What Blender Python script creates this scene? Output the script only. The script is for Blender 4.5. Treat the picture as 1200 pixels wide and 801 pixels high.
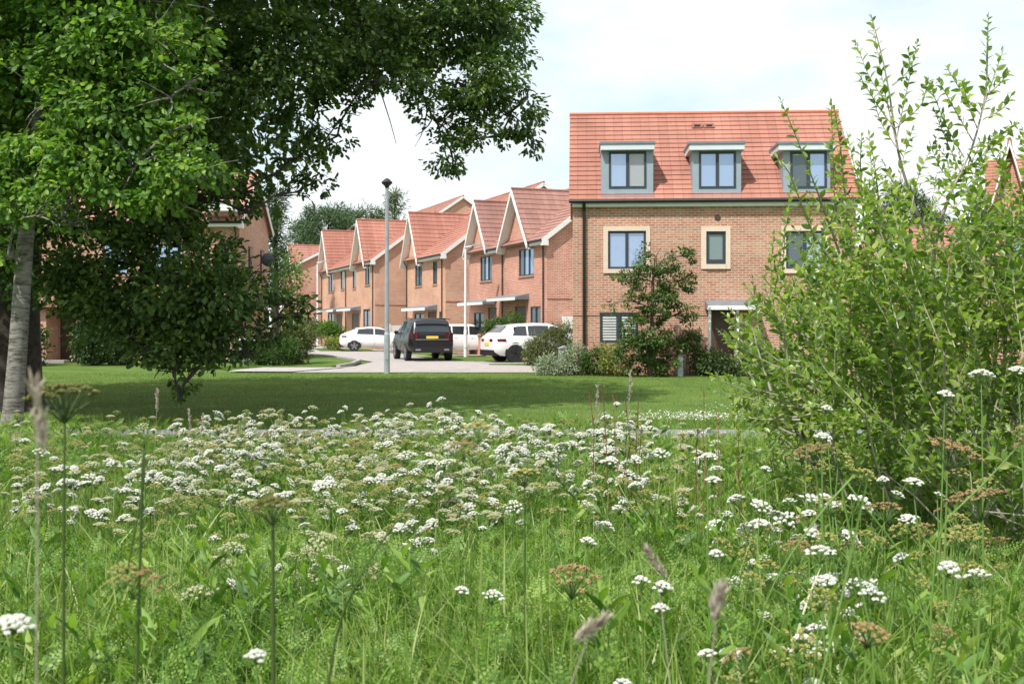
import bpy, math, random
import numpy as np
from mathutils import Vector, Matrix
R = math.radians
rng = np.random.default_rng(7)
random.seed(7)
for o in list(bpy.data.objects): bpy.data.objects.remove(o)
scene = bpy.context.scene
COL = scene.collection

# ------------------------------------------------------------ camera, sky, sun, exposure
F, HZ, EYE = 1300.0, 381.5, 1.53
cd = bpy.data.cameras.new('camera'); cam = bpy.data.objects.new('camera', cd); COL.objects.link(cam)
cd.sensor_width = 23.5; cd.lens = 23.5*F/1200.0
cd.shift_y = -(400.5-HZ)/1200.0
cd.clip_start = 0.05; cd.clip_end = 3000
cam.location = (0, 0, EYE); cam.rotation_euler = (R(90), 0, 0)
cd.dof.use_dof = True; cd.dof.focus_distance = 9.0; cd.dof.aperture_fstop = 4.5
scene.camera = cam
SUN_EL, SUN_AZ = 57.0, 218.0          # azimuth the sun stands at, clockwise from +Y
sd = bpy.data.lights.new('sun', 'SUN'); sun = bpy.data.objects.new('sun', sd); COL.objects.link(sun)
sd.energy = 4.2; sd.angle = R(0.53); sd.color = (1.0, 0.97, 0.92)
sdir = Vector((math.sin(R(SUN_AZ))*math.cos(R(SUN_EL)), math.cos(R(SUN_AZ))*math.cos(R(SUN_EL)), math.sin(R(SUN_EL))))
sun.rotation_euler = sdir.to_track_quat('Z', 'Y').to_euler(); sun.location = (-30, -30, 60)
w = bpy.data.worlds.new('World'); scene.world = w; w.use_nodes = True
nt = w.node_tree; nt.nodes.clear()
def N(nt, t, **k):
    n = nt.nodes.new(t)
    for a, b in k.items(): setattr(n, a, b)
    return n
wo = N(nt, 'ShaderNodeOutputWorld'); bg = N(nt, 'ShaderNodeBackground'); sky = N(nt, 'ShaderNodeTexSky')
sky.sky_type = 'NISHITA'; sky.sun_disc = False; sky.sun_elevation = R(SUN_EL); sky.sun_rotation = R(SUN_AZ)
tc = N(nt, 'ShaderNodeTexCoord'); mp = N(nt, 'ShaderNodeMapping')
mp.inputs['Scale'].default_value = (1, 1, 2.3); mp.inputs['Location'].default_value = (3.1, 0.4, 0.2)
nz = N(nt, 'ShaderNodeTexNoise'); nz.inputs['Scale'].default_value = 2.1; nz.inputs['Detail'].default_value = 9; nz.inputs['Roughness'].default_value = .55
cr = N(nt, 'ShaderNodeValToRGB'); cr.color_ramp.elements[0].position = .39; cr.color_ramp.elements[1].position = .55
nz2 = N(nt, 'ShaderNodeTexNoise'); nz2.inputs['Scale'].default_value = 4.5; nz2.inputs['Detail'].default_value = 7
cr2 = N(nt, 'ShaderNodeValToRGB'); cr2.color_ramp.elements[0].position = .35; cr2.color_ramp.elements[1].position = .62
cr2.color_ramp.elements[0].color = (6.7, 7.0, 7.3, 1); cr2.color_ramp.elements[1].color = (8.4, 8.4, 8.4, 1)
veil = N(nt, 'ShaderNodeMixRGB'); veil.inputs[0].default_value = .75; veil.inputs[2].default_value = (5.6, 7.0, 7.6, 1)
mx = N(nt, 'ShaderNodeMixRGB')
L = nt.links.new
L(tc.outputs['Generated'], mp.inputs[0]); L(mp.outputs[0], nz.inputs['Vector']); L(mp.outputs[0], nz2.inputs['Vector'])
L(nz.outputs['Fac'], cr.inputs[0]); L(nz2.outputs['Fac'], cr2.inputs[0])
L(sky.outputs[0], veil.inputs[1]); L(cr.outputs[0], mx.inputs[0]); L(veil.outputs[0], mx.inputs[1]); L(cr2.outputs[0], mx.inputs[2])
L(mx.outputs[0], bg.inputs[0]); L(bg.outputs[0], wo.inputs[0]); bg.inputs[1].default_value = .105
scene.view_settings.view_transform = 'Standard'; scene.view_settings.look = 'None'
scene.view_settings.exposure = 0.52; scene.view_settings.gamma = 1.0; scene.view_settings.use_curve_mapping = False
scene.cycles.max_bounces = 6; scene.cycles.diffuse_bounces = 3; scene.cycles.glossy_bounces = 2
scene.cycles.transmission_bounces = 4; scene.cycles.transparent_max_bounces = 6
scene.cycles.use_denoising = True

# ------------------------------------------------------------ pixels of the photo -> points of the place
def P(px, py, Y): return np.array([(px-600)/F*Y, Y, EYE+(HZ-py)/F*Y])
def G(px, py):
    Y = EYE*F/(py-HZ); return ((px-600)/F*Y, Y)

# ------------------------------------------------------------ materials
def newmat(name):
    m = bpy.data.materials.new(name); m.use_nodes = True
    t = m.node_tree; b = t.nodes['Principled BSDF']; return m, t, b
def simple(name, col, rough=.6, metal=0, var=.12, scale=3.0, bump=0, bscale=40, spec=.5, coat=0):
    m, t, b = newmat(name)
    b.inputs['Roughness'].default_value = rough; b.inputs['Metallic'].default_value = metal
    b.inputs['Specular IOR Level'].default_value = spec; b.inputs['Coat Weight'].default_value = coat
    c = N(t, 'ShaderNodeTexCoord'); n = N(t, 'ShaderNodeTexNoise'); n.inputs['Scale'].default_value = scale; n.inputs['Detail'].default_value = 5
    r = N(t, 'ShaderNodeValToRGB'); r.color_ramp.elements[0].position = .3; r.color_ramp.elements[1].position = .7
    r.color_ramp.elements[0].color = (*[x*(1-var) for x in col], 1); r.color_ramp.elements[1].color = (*[min(1, x*(1+var)) for x in col], 1)
    t.links.new(c.outputs['Object'], n.inputs['Vector']); t.links.new(n.outputs['Fac'], r.inputs[0]); t.links.new(r.outputs[0], b.inputs['Base Color'])
    if bump:
        n2 = N(t, 'ShaderNodeTexNoise'); n2.inputs['Scale'].default_value = bscale; n2.inputs['Detail'].default_value = 4
        bp = N(t, 'ShaderNodeBump'); bp.inputs['Strength'].default_value = bump; bp.inputs['Distance'].default_value = .02
        t.links.new(c.outputs['Object'], n2.inputs['Vector']); t.links.new(n2.outputs['Fac'], bp.inputs['Height']); t.links.new(bp.outputs[0], b.inputs['Normal'])
    return m
def brick(name, c1, c2, c3, mortar, msize=.011, bw=.225, bh=.075):
    m, t, b = newmat(name); b.inputs['Roughness'].default_value = .88; b.inputs['Specular IOR Level'].default_value = .2
    uv = N(t, 'ShaderNodeTexCoord')
    def bt(ca, cb, bias):
        k = N(t, 'ShaderNodeTexBrick'); k.inputs['Scale'].default_value = 1; k.inputs['Mortar Size'].default_value = msize
        k.inputs['Brick Width'].default_value = bw; k.inputs['Row Height'].default_value = bh; k.inputs['Bias'].default_value = bias
        k.inputs['Mortar Smooth'].default_value = .2
        k.inputs['Color1'].default_value = (*ca, 1); k.inputs['Color2'].default_value = (*cb, 1); k.inputs['Mortar'].default_value = (*mortar, 1)
        t.links.new(uv.outputs['UV'], k.inputs['Vector']); return k
    k1 = bt(c1, c2, 0); k2 = bt(c3, c1, .25)
    n = N(t, 'ShaderNodeTexNoise'); n.inputs['Scale'].default_value = 1.1; n.inputs['Detail'].default_value = 8; n.inputs['Roughness'].default_value = .75
    r = N(t, 'ShaderNodeValToRGB'); r.color_ramp.elements[0].position = .42; r.color_ramp.elements[1].position = .58
    mxx = N(t, 'ShaderNodeMixRGB'); t.links.new(uv.outputs['Object'], n.inputs['Vector']); t.links.new(n.outputs['Fac'], r.inputs[0])
    t.links.new(r.outputs[0], mxx.inputs[0]); t.links.new(k1.outputs['Color'], mxx.inputs[1]); t.links.new(k2.outputs['Color'], mxx.inputs[2])
    n3 = N(t, 'ShaderNodeTexNoise'); n3.inputs['Scale'].default_value = .45; n3.inputs['Detail'].default_value = 6
    r3 = N(t, 'ShaderNodeMapRange'); r3.inputs['To Min'].default_value = .66; r3.inputs['To Max'].default_value = 1.34
    mu = N(t, 'ShaderNodeMixRGB', blend_type='MULTIPLY'); mu.inputs[0].default_value = 1
    t.links.new(uv.outputs['Object'], n3.inputs['Vector']); t.links.new(n3.outputs['Fac'], r3.inputs['Value'])
    t.links.new(mxx.outputs[0], mu.inputs[1]); t.links.new(r3.outputs[0], mu.inputs[2]); t.links.new(mu.outputs[0], b.inputs['Base Color'])
    bp = N(t, 'ShaderNodeBump'); bp.inputs['Strength'].default_value = .5; bp.inputs['Distance'].default_value = .008; bp.invert = True
    t.links.new(k1.outputs['Fac'], bp.inputs['Height']); t.links.new(bp.outputs[0], b.inputs['Normal'])
    return m
def leafmat(name, cols, rough=.45, trans=.35, spec=.4, tint=(1.15, 1.25, .55), ns=1.3):
    m, t, b = newmat(name); b.inputs['Roughness'].default_value = rough; b.inputs['Specular IOR Level'].default_value = spec
    g = N(t, 'ShaderNodeNewGeometry'); r = N(t, 'ShaderNodeValToRGB')
    els = r.color_ramp.elements
    while len(els) < len(cols): els.new(.5)
    for i, c in enumerate(cols): els[i].position = i/(len(cols)-1); els[i].color = (*c, 1)
    c = N(t, 'ShaderNodeTexCoord'); n = N(t, 'ShaderNodeTexNoise'); n.inputs['Scale'].default_value = ns; n.inputs['Detail'].default_value = 3
    ad = N(t, 'ShaderNodeMath', operation='ADD'); ml = N(t, 'ShaderNodeMath', operation='MULTIPLY_ADD'); ml.inputs[1].default_value = 1.4; ml.inputs[2].default_value = -.7
    t.links.new(c.outputs['Object'], n.inputs['Vector']); t.links.new(n.outputs['Fac'], ml.inputs[0])
    t.links.new(g.outputs['Random Per Island'], ad.inputs[0]); t.links.new(ml.outputs[0], ad.inputs[1]); t.links.new(ad.outputs[0], r.inputs[0])
    t.links.new(r.outputs[0], b.inputs['Base Color'])
    tr = N(t, 'ShaderNodeBsdfTranslucent'); mu = N(t, 'ShaderNodeMixRGB', blend_type='MULTIPLY'); mu.inputs[0].default_value = 1; mu.inputs[2].default_value = (*tint, 1)
    t.links.new(r.outputs[0], mu.inputs[1]); t.links.new(mu.outputs[0], tr.inputs[0])
    ms = N(t, 'ShaderNodeMixShader'); ms.inputs[0].default_value = trans
    out = t.nodes['Material Output']
    t.links.new(b.outputs[0], ms.inputs[1]); t.links.new(tr.outputs[0], ms.inputs[2]); t.links.new(ms.outputs[0], out.inputs[0])
    return m
M = {}
M['brick_tan'] = brick('brick_tan', (.45, .19, .115), (.54, .30, .195), (.34, .115, .07), (.52, .45, .37), .012)
M['brick_band'] = brick('brick_band', (.46, .17, .10), (.52, .24, .15), (.38, .13, .08), (.50, .42, .35))
M['brick_red'] = brick('brick_red', (.50, .17, .105), (.60, .28, .19), (.38, .11, .07), (.58, .48, .41))
M['brick_orange'] = brick('brick_orange', (.56, .25, .15), (.62, .35, .23), (.44, .15, .085), (.58, .48, .40))
M['brick_flue'] = simple('brick_dark', (.07, .04, .03), .9)
def tile(name, c1, c2, c3): return brick(name, c1, c2, c3, tuple(x*.5 for x in c1), .005, .30, 10.0)
M['tile_orange'] = tile('tile_orange', (.345, .155, .115), (.40, .185, .14), (.29, .125, .093))
M['tile_pink'] = tile('tile_pink', (.36, .175, .135), (.41, .205, .16), (.31, .145, .115))
M['tile_brown'] = tile('tile_brown', (.28, .15, .125), (.34, .19, .155), (.23, .12, .10))
M['ridge'] = simple('ridge_tile', (.50, .16, .09), .8, bump=.2)
M['white'] = simple('white_paint', (.78, .77, .74), .5, var=.04)
M['dormer_white'] = simple('dormer_white', (.58, .63, .68), .5, var=.04)
M['stone'] = simple('pale_stone', (.66, .54, .43), .8, var=.06, bump=.2)
M['grey_metal'] = simple('dormer_metal', (.30, .36, .41), .5, .2, var=.06)
M['lead'] = simple('lead', (.20, .22, .25), .55, .3, var=.15)
M['frame'] = simple('window_frame', (.035, .042, .055), .45, var=.05)
M['black'] = simple('black_plastic', (.012, .012, .013), .45)
M['door'] = simple('door_brown', (.09, .045, .03), .5)
M['dark'] = simple('dark_recess', (.02, .02, .02), .9)
M['blind'] = simple('blind_white', (.7, .7, .68), .6)
M['steel'] = simple('galvanised_steel', (.42, .45, .48), .5, .5, var=.14, scale=4)
M['pole_white'] = simple('pole_white', (.75, .76, .76), .4, var=.05)
def glass(name, col, rough=.04, metal=.55):
    m, t, b = newmat(name); b.inputs['Base Color'].default_value = (*col, 1); b.inputs['Metallic'].default_value = metal
    b.inputs['Roughness'].default_value = rough; b.inputs['Specular IOR Level'].default_value = 1
    c = N(t, 'ShaderNodeTexCoord'); n = N(t, 'ShaderNodeTexNoise'); n.inputs['Scale'].default_value = 2.2; n.inputs['Detail'].default_value = 1
    bp = N(t, 'ShaderNodeBump'); bp.inputs['Strength'].default_value = .25; bp.inputs['Distance'].default_value = .02
    t.links.new(c.outputs['Object'], n.inputs['Vector']); t.links.new(n.outputs['Fac'], bp.inputs['Height']); t.links.new(bp.outputs[0], b.inputs['Normal'])
    return m
M['glass'] = glass('window_glass', (.36, .47, .64))
M['glass_curtain'] = glass('window_glass_curtain', (.36, .38, .40), .25, .15)
M['glass_dark'] = glass('window_glass_dark', (.10, .13, .15), .06, .35)
M['glass_green'] = glass('window_glass_obscured', (.20, .26, .26), .3, .2)
M['car_glass'] = glass('car_glass', (.03, .035, .04), .05, .2)
M['white_car'] = simple('white_car_paint', (.80, .80, .80), .25, var=.02, coat=.8)
M['black_car'] = simple('black_car_paint', (.005, .006, .010), .32, var=.1, coat=.15)
M['tyre'] = simple('tyre', (.018, .018, .018), .85)
M['rim_light'] = simple('rim_silver', (.38, .38, .4), .35, .7)
M['rim_dark'] = simple('rim_dark', (.03, .03, .03), .4, .4)
M['red_lamp'] = simple('red_lamp', (.10, .01, .012), .2)
M['plate'] = simple('plate_yellow', (.75, .55, .06), .5)
M['bark_oak'] = simple('bark_oak', (.045, .035, .027), .95, var=.5, scale=9, bump=1, bscale=14)
M['bark_twig'] = simple('bark_twig', (.13, .10, .065), .9, var=.3, scale=9)
M['bark_pale'] = simple('bark_willow', (.30, .27, .21), .85, var=.25, scale=12)
M['paving'] = simple('path_asphalt', (.21, .20, .22), .95, var=.2, scale=60, bump=.4, bscale=120)
M['drive'] = simple('block_paving', (.33, .295, .28), .95, var=.12, scale=2.5, bump=.2, bscale=60)
M['kerb'] = simple('kerb_stone', (.34, .32, .30), .9)
# bark of the young tree: pale, with dark cross marks
m, t, b = newmat('bark_young'); b.inputs['Roughness'].default_value = .9
c = N(t, 'ShaderNodeTexCoord'); mpp = N(t, 'ShaderNodeMapping'); mpp.inputs['Scale'].default_value = (5, 5, 26)
n = N(t, 'ShaderNodeTexNoise'); n.inputs['Scale'].default_value = 1.0; n.inputs['Detail'].default_value = 6; n.inputs['Roughness'].default_value = .7
r = N(t, 'ShaderNodeValToRGB'); e = r.color_ramp.elements; e[0].position = .38; e[0].color = (.06, .055, .045, 1); e[1].position = .55; e[1].color = (.23, .215, .185, 1)
bp = N(t, 'ShaderNodeBump'); bp.inputs['Strength'].default_value = .7; bp.inputs['Distance'].default_value = .03
t.links.new(c.outputs['Object'], mpp.inputs[0]); t.links.new(mpp.outputs[0], n.inputs['Vector']); t.links.new(n.outputs['Fac'], r.inputs[0]); t.links.new(r.outputs[0], b.inputs['Base Color'])
t.links.new(n.outputs['Fac'], bp.inputs['Height']); t.links.new(bp.outputs[0], b.inputs['Normal']); M['bark_young'] = m
# leaves
M['oak_old'] = leafmat('oak_old', [(.036, .075, .018), (.06, .115, .025), (.09, .16, .034), (.17, .24, .055)], .5, .32)
M['oak_young'] = leafmat('oak_young', [(.07, .15, .028), (.11, .225, .038), (.16, .295, .05), (.28, .39, .075)], .5, .48)
M['willow'] = leafmat('willow_leaf', [(.09, .165, .026), (.15, .255, .038), (.23, .35, .06), (.40, .47, .13)], .36, .52, .6)
M['shrub_dark'] = leafmat('shrub_dark', [(.03, .06, .018), (.05, .09, .026), (.08, .125, .038), (.13, .17, .07)], .5, .25)
M['shrub_mid'] = leafmat('shrub_mid', [(.035, .075, .015), (.055, .12, .02), (.085, .165, .03)], .5, .3)
M['shrub_bright'] = leafmat('shrub_bright', [(.06, .14, .02), (.10, .21, .03), (.14, .26, .04)], .5, .35)
M['shrub_silver'] = leafmat('shrub_silver', [(.12, .17, .10), (.26, .31, .20), (.42, .45, .32)], .6, .2)
M['shrub_yellow'] = leafmat('shrub_yellow', [(.10, .15, .03), (.22, .26, .05), (.36, .36, .10)], .6, .25)
M['shrub_brown'] = leafmat('shrub_olive', [(.06, .08, .02), (.09, .12, .03), (.15, .15, .045)], .6, .2)
M['pine'] = leafmat('pine_needles', [(.045, .085, .035), (.07, .125, .05), (.10, .16, .065)], .7, .15)
M['ivy'] = leafmat('ivy', [(.03, .06, .02), (.05, .10, .03), (.14, .20, .08)], .35, .2, .6)
M['grass'] = leafmat('meadow_grass', [(.08, .155, .024), (.145, .255, .038), (.235, .35, .07), (.46, .51, .22)], .40, .42, .5)
M['herb'] = leafmat('meadow_herb', [(.06, .135, .024), (.11, .22, .034), (.18, .31, .05), (.29, .39, .085)], .5, .42, .35)
M['lawn_blade'] = leafmat('lawn_blade', [(.08, .15, .024), (.125, .21, .034), (.17, .26, .05), (.30, .33, .12)], .6, .3, .2, ns=.38)
M['stem'] = leafmat('flower_stem', [(.10, .20, .04), (.16, .28, .06), (.20, .30, .08)], .5, .15)
M['stem_dark'] = leafmat('dark_stem', [(.05, .09, .02), (.08, .12, .03)], .5, .1)
M['petal'] = leafmat('petal_white', [(.70, .71, .58), (.80, .80, .72), (.85, .85, .80)], .6, .25, .2, (1, 1, .95))
M['petal_cream'] = leafmat('petal_cream', [(.50, .50, .26), (.64, .62, .40), (.72, .70, .52)], .6, .25, .2, (1, 1, .9))
M['seed'] = leafmat('seed_head', [(.28, .27, .07), (.42, .38, .12), (.50, .50, .20)], .7, .2, .2, (1, 1, .8))
M['seed_brown'] = leafmat('seed_brown', [(.26, .18, .075), (.38, .26, .12), (.44, .34, .17)], .7, .2, .2, (1, 1, .8))
M['seed_olive'] = leafmat('seed_olive', [(.10, .10, .03), (.17, .17, .05), (.27, .25, .09)], .7, .2, .2, (1, 1, .8))
M['straw'] = leafmat('straw', [(.36, .31, .24), (.46, .40, .32), (.56, .50, .40)], .7, .2, .2, (1, 1, .9))
M['dock'] = leafmat('dry_dock', [(.12, .055, .03), (.18, .09, .05), (.28, .16, .09)], .8, .1, .2, (1, 1, .9))
def groundmat(name, cols, scale):
    m, t, b = newmat(name); b.inputs['Roughness'].default_value = .95; b.inputs['Specular IOR Level'].default_value = .1
    c = N(t, 'ShaderNodeTexCoord'); n = N(t, 'ShaderNodeTexNoise'); n.inputs['Scale'].default_value = scale; n.inputs['Detail'].default_value = 12; n.inputs['Roughness'].default_value = .7
    r = N(t, 'ShaderNodeValToRGB'); els = r.color_ramp.elements
    while len(els) < len(cols): els.new(.5)
    for i, cc in enumerate(cols): els[i].position = .3+.4*i/(len(cols)-1); els[i].color = (*cc, 1)
    n2 = N(t, 'ShaderNodeTexNoise'); n2.inputs['Scale'].default_value = 25; n2.inputs['Detail'].default_value = 8
    bp = N(t, 'ShaderNodeBump'); bp.inputs['Strength'].default_value = .8; bp.inputs['Distance'].default_value = .05
    t.links.new(c.outputs['Object'], n.inputs['Vector']); t.links.new(c.outputs['Object'], n2.inputs['Vector'])
    t.links.new(n.outputs['Fac'], r.inputs[0]); t.links.new(r.outputs[0], b.inputs['Base Color'])
    t.links.new(n2.outputs['Fac'], bp.inputs['Height']); t.links.new(bp.outputs[0], b.inputs['Normal']); return m
M['turf'] = groundmat('turf', [(.065, .10, .025), (.09, .15, .03), (.13, .18, .045)], .6)
M['soil'] = groundmat('soil', [(.03, .04, .012), (.05, .075, .02)], 1.5)

# ------------------------------------------------------------ object helpers
def tag(o, label=None, cat=None, group=None, kind=None):
    if label: o['label'] = label
    if cat: o['category'] = cat
    if group: o['group'] = group
    if kind: o['kind'] = kind
    return o
def empty(name, loc=(0, 0, 0), rz=0, label=None, cat=None, group=None):
    o = bpy.data.objects.new(name, None); COL.objects.link(o); o.location = loc; o.rotation_euler = (0, 0, rz); o.empty_display_size = .1
    return tag(o, label, cat, group)
def link(name, me, mat, parent=None):
    o = bpy.data.objects.new(name, me); COL.objects.link(o)
    if mat is not None and not me.materials: me.materials.append(mat)
    if parent is not None: o.parent = parent
    return o
def mesh_np(name, V, faces_flat, sizes, mat=None, smooth=False):
    me = bpy.data.meshes.new(name); V = np.ascontiguousarray(V, dtype=np.float32)
    me.vertices.add(len(V)); me.vertices.foreach_set('co', V.ravel())
    me.loops.add(len(faces_flat)); me.loops.foreach_set('vertex_index', np.asarray(faces_flat, np.int32))
    st = np.concatenate([[0], np.cumsum(sizes)[:-1]]).astype(np.int32)
    me.polygons.add(len(sizes)); me.polygons.foreach_set('loop_start', st)
    try: me.polygons.foreach_set('loop_total', np.asarray(sizes, np.int32))
    except Exception: pass
    me.update(calc_edges=True)
    if smooth: me.polygons.foreach_set('use_smooth', np.ones(len(sizes), bool))
    if mat is not None: me.materials.append(mat)
    return me
class MB:
    """collects faces of ONE mesh; box UVs in metres"""
    def __init__(s): s.v = []; s.f = []; s.sm = []
    def face(s, pts, sm=False):
        i = len(s.v); s.v += [tuple(map(float, p)) for p in pts]; s.f.append(list(range(i, i+len(pts)))); s.sm.append(sm)
    def box(s, x0, x1, y0, y1, z0, z1):
        a = [(x0,y0,z0),(x1,y0,z0),(x1,y1,z0),(x0,y1,z0),(x0,y0,z1),(x1,y0,z1),(x1,y1,z1),(x0,y1,z1)]
        for q in ((0,3,2,1),(4,5,6,7),(0,1,5,4),(1,2,6,5),(2,3,7,6),(3,0,4,7)): s.face([a[k] for k in q])
        return s
    def prism(s, poly, d0, d1, axis='y'):
        """poly in (x,z) extruded along y (or (y,z) along x)"""
        mk = (lambda p, d: (p[0], d, p[1])) if axis == 'y' else (lambda p, d: (d, p[0], p[1]))
        A = [mk(p, d0) for p in poly]; B = [mk(p, d1) for p in poly]
        s.face(A); s.face(B[::-1]); n = len(poly)
        for i in range(n): s.face([A[i], B[i], B[(i+1)%n], A[(i+1)%n]])
        return s
    def bar(s, a, b, w, h, up=(0, 0, 1)):
        a = Vector(a); b = Vector(b); d = (b-a).normalized(); x = d.cross(Vector(up)).normalized(); z = x.cross(d)
        q = [(-1,-1),(1,-1),(1,1),(-1,1)]
        A = [a+x*(i*w/2)+z*(j*h/2) for i, j in q]; B = [b+x*(i*w/2)+z*(j*h/2) for i, j in q]
        s.face(A[::-1]); s.face(B)
        for i in range(4): s.face([A[i], A[(i+1)%4], B[(i+1)%4], B[i]])
        return s
    def tube(s, pts, rad, n=8):
        if not hasattr(rad, '__len__'): rad = [rad]*len(pts)
        pts = [Vector(p) for p in pts]; rings = []
        for i, p in enumerate(pts):
            d = (pts[min(i+1, len(pts)-1)]-pts[max(i-1, 0)]).normalized()
            x = d.cross(Vector((0, 0, 1)) if abs(d.z) < .95 else Vector((0, 1, 0))).normalized(); y = d.cross(x)
            rings.append([p+(x*math.cos(k*2*math.pi/n)+y*math.sin(k*2*math.pi/n))*rad[i] for k in range(n)])
        for a, b in zip(rings, rings[1:]):
            for k in range(n): s.face([a[k], a[(k+1)%n], b[(k+1)%n], b[k]], True)
        s.face(rings[0][::-1]); s.face(rings[-1]); return s
    def lathe(s, prof, c=(0,0,0), n=20, axis='z'):
        rings = []
        for r_, h_ in prof:
            ring = []
            for k in range(n):
                a = k*2*math.pi/n
                if axis == 'z': ring.append((c[0]+r_*math.cos(a), c[1]+r_*math.sin(a), c[2]+h_))
                else: ring.append((c[0]+r_*math.cos(a), c[1]+h_, c[2]+r_*math.sin(a)))
            rings.append(ring)
        for a, b in zip(rings, rings[1:]):
            for k in range(n): s.face([a[k], a[(k+1)%n], b[(k+1)%n], b[k]], True)
        s.face(rings[0][::-1]); s.face(rings[-1]); return s
    def build(s, name, mat, parent=None, weld=True):
        me = bpy.data.meshes.new(name); me.from_pydata(s.v, [], s.f)
        uv = me.uv_layers.new(name='UVMap'); dat = np.zeros(len(me.loops)*2, np.float32); V = np.array(s.v); li = 0
        for f in s.f:
            p = V[f]; n = np.zeros(3)
            for i in range(len(f)): n += np.cross(p[i], p[(i+1) % len(f)])
            n /= (np.linalg.norm(n)+1e-12)
            if abs(n[2]) > .97: hh = np.array([1., 0, 0]); vv = np.array([0, 1., 0])
            else: hh = np.cross([0, 0, 1.], n); hh /= np.linalg.norm(hh); vv = np.cross(n, hh)
            dat[li*2:(li+len(f))*2] = np.stack([p@hh, p@vv], 1).ravel(); li += len(f)
        uv.data.foreach_set('uv', dat)
        me.polygons.foreach_set('use_smooth', s.sm); me.update()
        return link(name, me, mat, parent)
def grid_smooth(name, rings, mat, parent=None, close=False):
    """loft of rings of equal length"""
    n = len(rings[0]); V = np.array([p for r_ in rings for p in r_], float); f = []
    for i in range(len(rings)-1):
        for k in range(n if close else n-1):
            a = i*n+k; b_ = i*n+(k+1) % n; f.append((a, b_, b_+n, a+n))
    me = bpy.data.meshes.new(name); me.from_pydata(V.tolist(), [], f); me.polygons.foreach_set('use_smooth', [True]*len(f)); me.update()
    return link(name, me, mat, parent)

# leaf templates -------------------------------------------------
def leaf_tpl(profile, fold=.25, curl=.15):
    """profile: half widths at even steps along a unit length leaf -> verts, faces"""
    n = len(profile); V = []; Fc = []
    for i, w_ in enumerate(profile):
        y = i/(n-1); z = -curl*y*y
        V += [(-w_, y, z+fold*w_), (0, y, z), (w_, y, z+fold*w_)]
    for i in range(n-1):
        a = i*3; Fc += [(a, a+1, a+4, a+3), (a+1, a+2, a+5, a+4)]
    return np.array(V), Fc
def frames(D, roll_up=None):
    D = D/np.linalg.norm(D, axis=1, keepdims=True)
    up = rng.normal(size=D.shape)*.6; up[:, 2] += 1.0
    if roll_up is not None: up = roll_up
    X = np.cross(D, up); X /= (np.linalg.norm(X, axis=1, keepdims=True)+1e-9); Z = np.cross(X, D)
    return np.stack([X, D, Z], 2)             # columns
def scatter(tpl, pos, Rm, sc):
    V, Fc = tpl; K = len(V); Nn = len(pos)
    W = np.einsum('nij,kj->nki', Rm, V)*np.asarray(sc).reshape(-1, 1, 1)+pos[:, None, :]
    flat = np.array([i for f in Fc for i in f]); sz = np.array([len(f) for f in Fc])
    return W.reshape(-1, 3), (flat[None]+np.arange(Nn)[:, None]*K).ravel(), np.tile(sz, Nn)
def merge(parts):
    V = []; Fl = []; S = []; off = 0
    for v, f, s_ in parts: V.append(v); Fl.append(f+off); S.append(s_); off += len(v)
    return np.concatenate(V), np.concatenate(Fl), np.concatenate(S)
def tubes(lines, n=5):
    """many tapering tubes in one mesh; lines = [(pts, radii)]"""
    out = []
    for pts, rad in lines:
        pts = np.asarray(pts, float); m_ = len(pts); d = np.gradient(pts, axis=0); d /= np.linalg.norm(d, axis=1, keepdims=True)+1e-9
        ref = np.where(np.abs(d[:, 2:3]) < .9, [[0, 0, 1.]], [[0, 1., 0]]); x = np.cross(d, ref); x /= np.linalg.norm(x, axis=1, keepdims=True); y = np.cross(d, x)
        a = np.arange(n)*2*np.pi/n; V = pts[:, None]+(x[:, None]*np.cos(a)[None, :, None]+y[:, None]*np.sin(a)[None, :, None])*np.asarray(rad)[:, None, None]
        i = np.arange(m_-1)[:, None]*n; k = np.arange(n)[None]; k2 = (k+1) % n
        Fq = np.stack([i+k, i+k2, i+n+k2, i+n+k], 2).reshape(-1, 4)
        out.append((V.reshape(-1, 3), Fq.ravel(), np.full(len(Fq), 4)))
    return merge(out)
def curve(a, b, n=6, bow=.15, sag=0.0):
    a = np.asarray(a, float); b = np.asarray(b, float); t_ = np.linspace(0, 1, n)[:, None]; L_ = np.linalg.norm(b-a)
    off = rng.normal(size=3)*bow*L_*.5; off[2] = abs(off[2])*.5-sag*L_
    return a+(b-a)*t_+off*np.sin(np.pi*t_)+rng.normal(size=(n, 3))*.012*L_*np.sin(np.pi*t_)
OAK = leaf_tpl([.03, .17, .24, .20, .33, .22, .30, .10], .25, .25)
OVAL = leaf_tpl([.02, .20, .25, .16, .01], .3, .2)
SMALL = leaf_tpl([.03, .30, .02], .3, .15)
NARROW = leaf_tpl([.02, .11, .10, .01], .3, .25)
NEEDLE = leaf_tpl([.06, .10, .02], .2, 0)

# ------------------------------------------------------------ ground, road, path
def sheet(name, poly, z, mat, thick=0):
    b_ = MB()
    if thick:
        n = len(poly); b_.face([(x, y, z) for x, y in poly])
        for i in range(n):
            a = poly[i]; c_ = poly[(i+1) % n]; b_.face([(a[0], a[1], z-thick), (c_[0], c_[1], z-thick), (c_[0], c_[1], z), (a[0], a[1], z)])
    else: b_.face([(x, y, z) for x, y in poly])
    return tag(b_.build(name, mat), kind='structure')
sheet('ground', [(-900, -300), (900, -300), (900, 1500), (-900, 1500)], -.03, M['turf'])
sheet('lawn', [(-30, 10.4), (30, 10.4), (30, 35.9), (-30, 36.1)], 0, M['turf'], .03)
sheet('meadow_soil', [(-9, -2), (9, -2), (9, 10.4), (-9, 10.4)], -.01, M['soil'])
sheet('path', [(-30, 15.3), (30, 14.9), (30, 16.15), (-30, 16.45)], .008, M['paving'])
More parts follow.
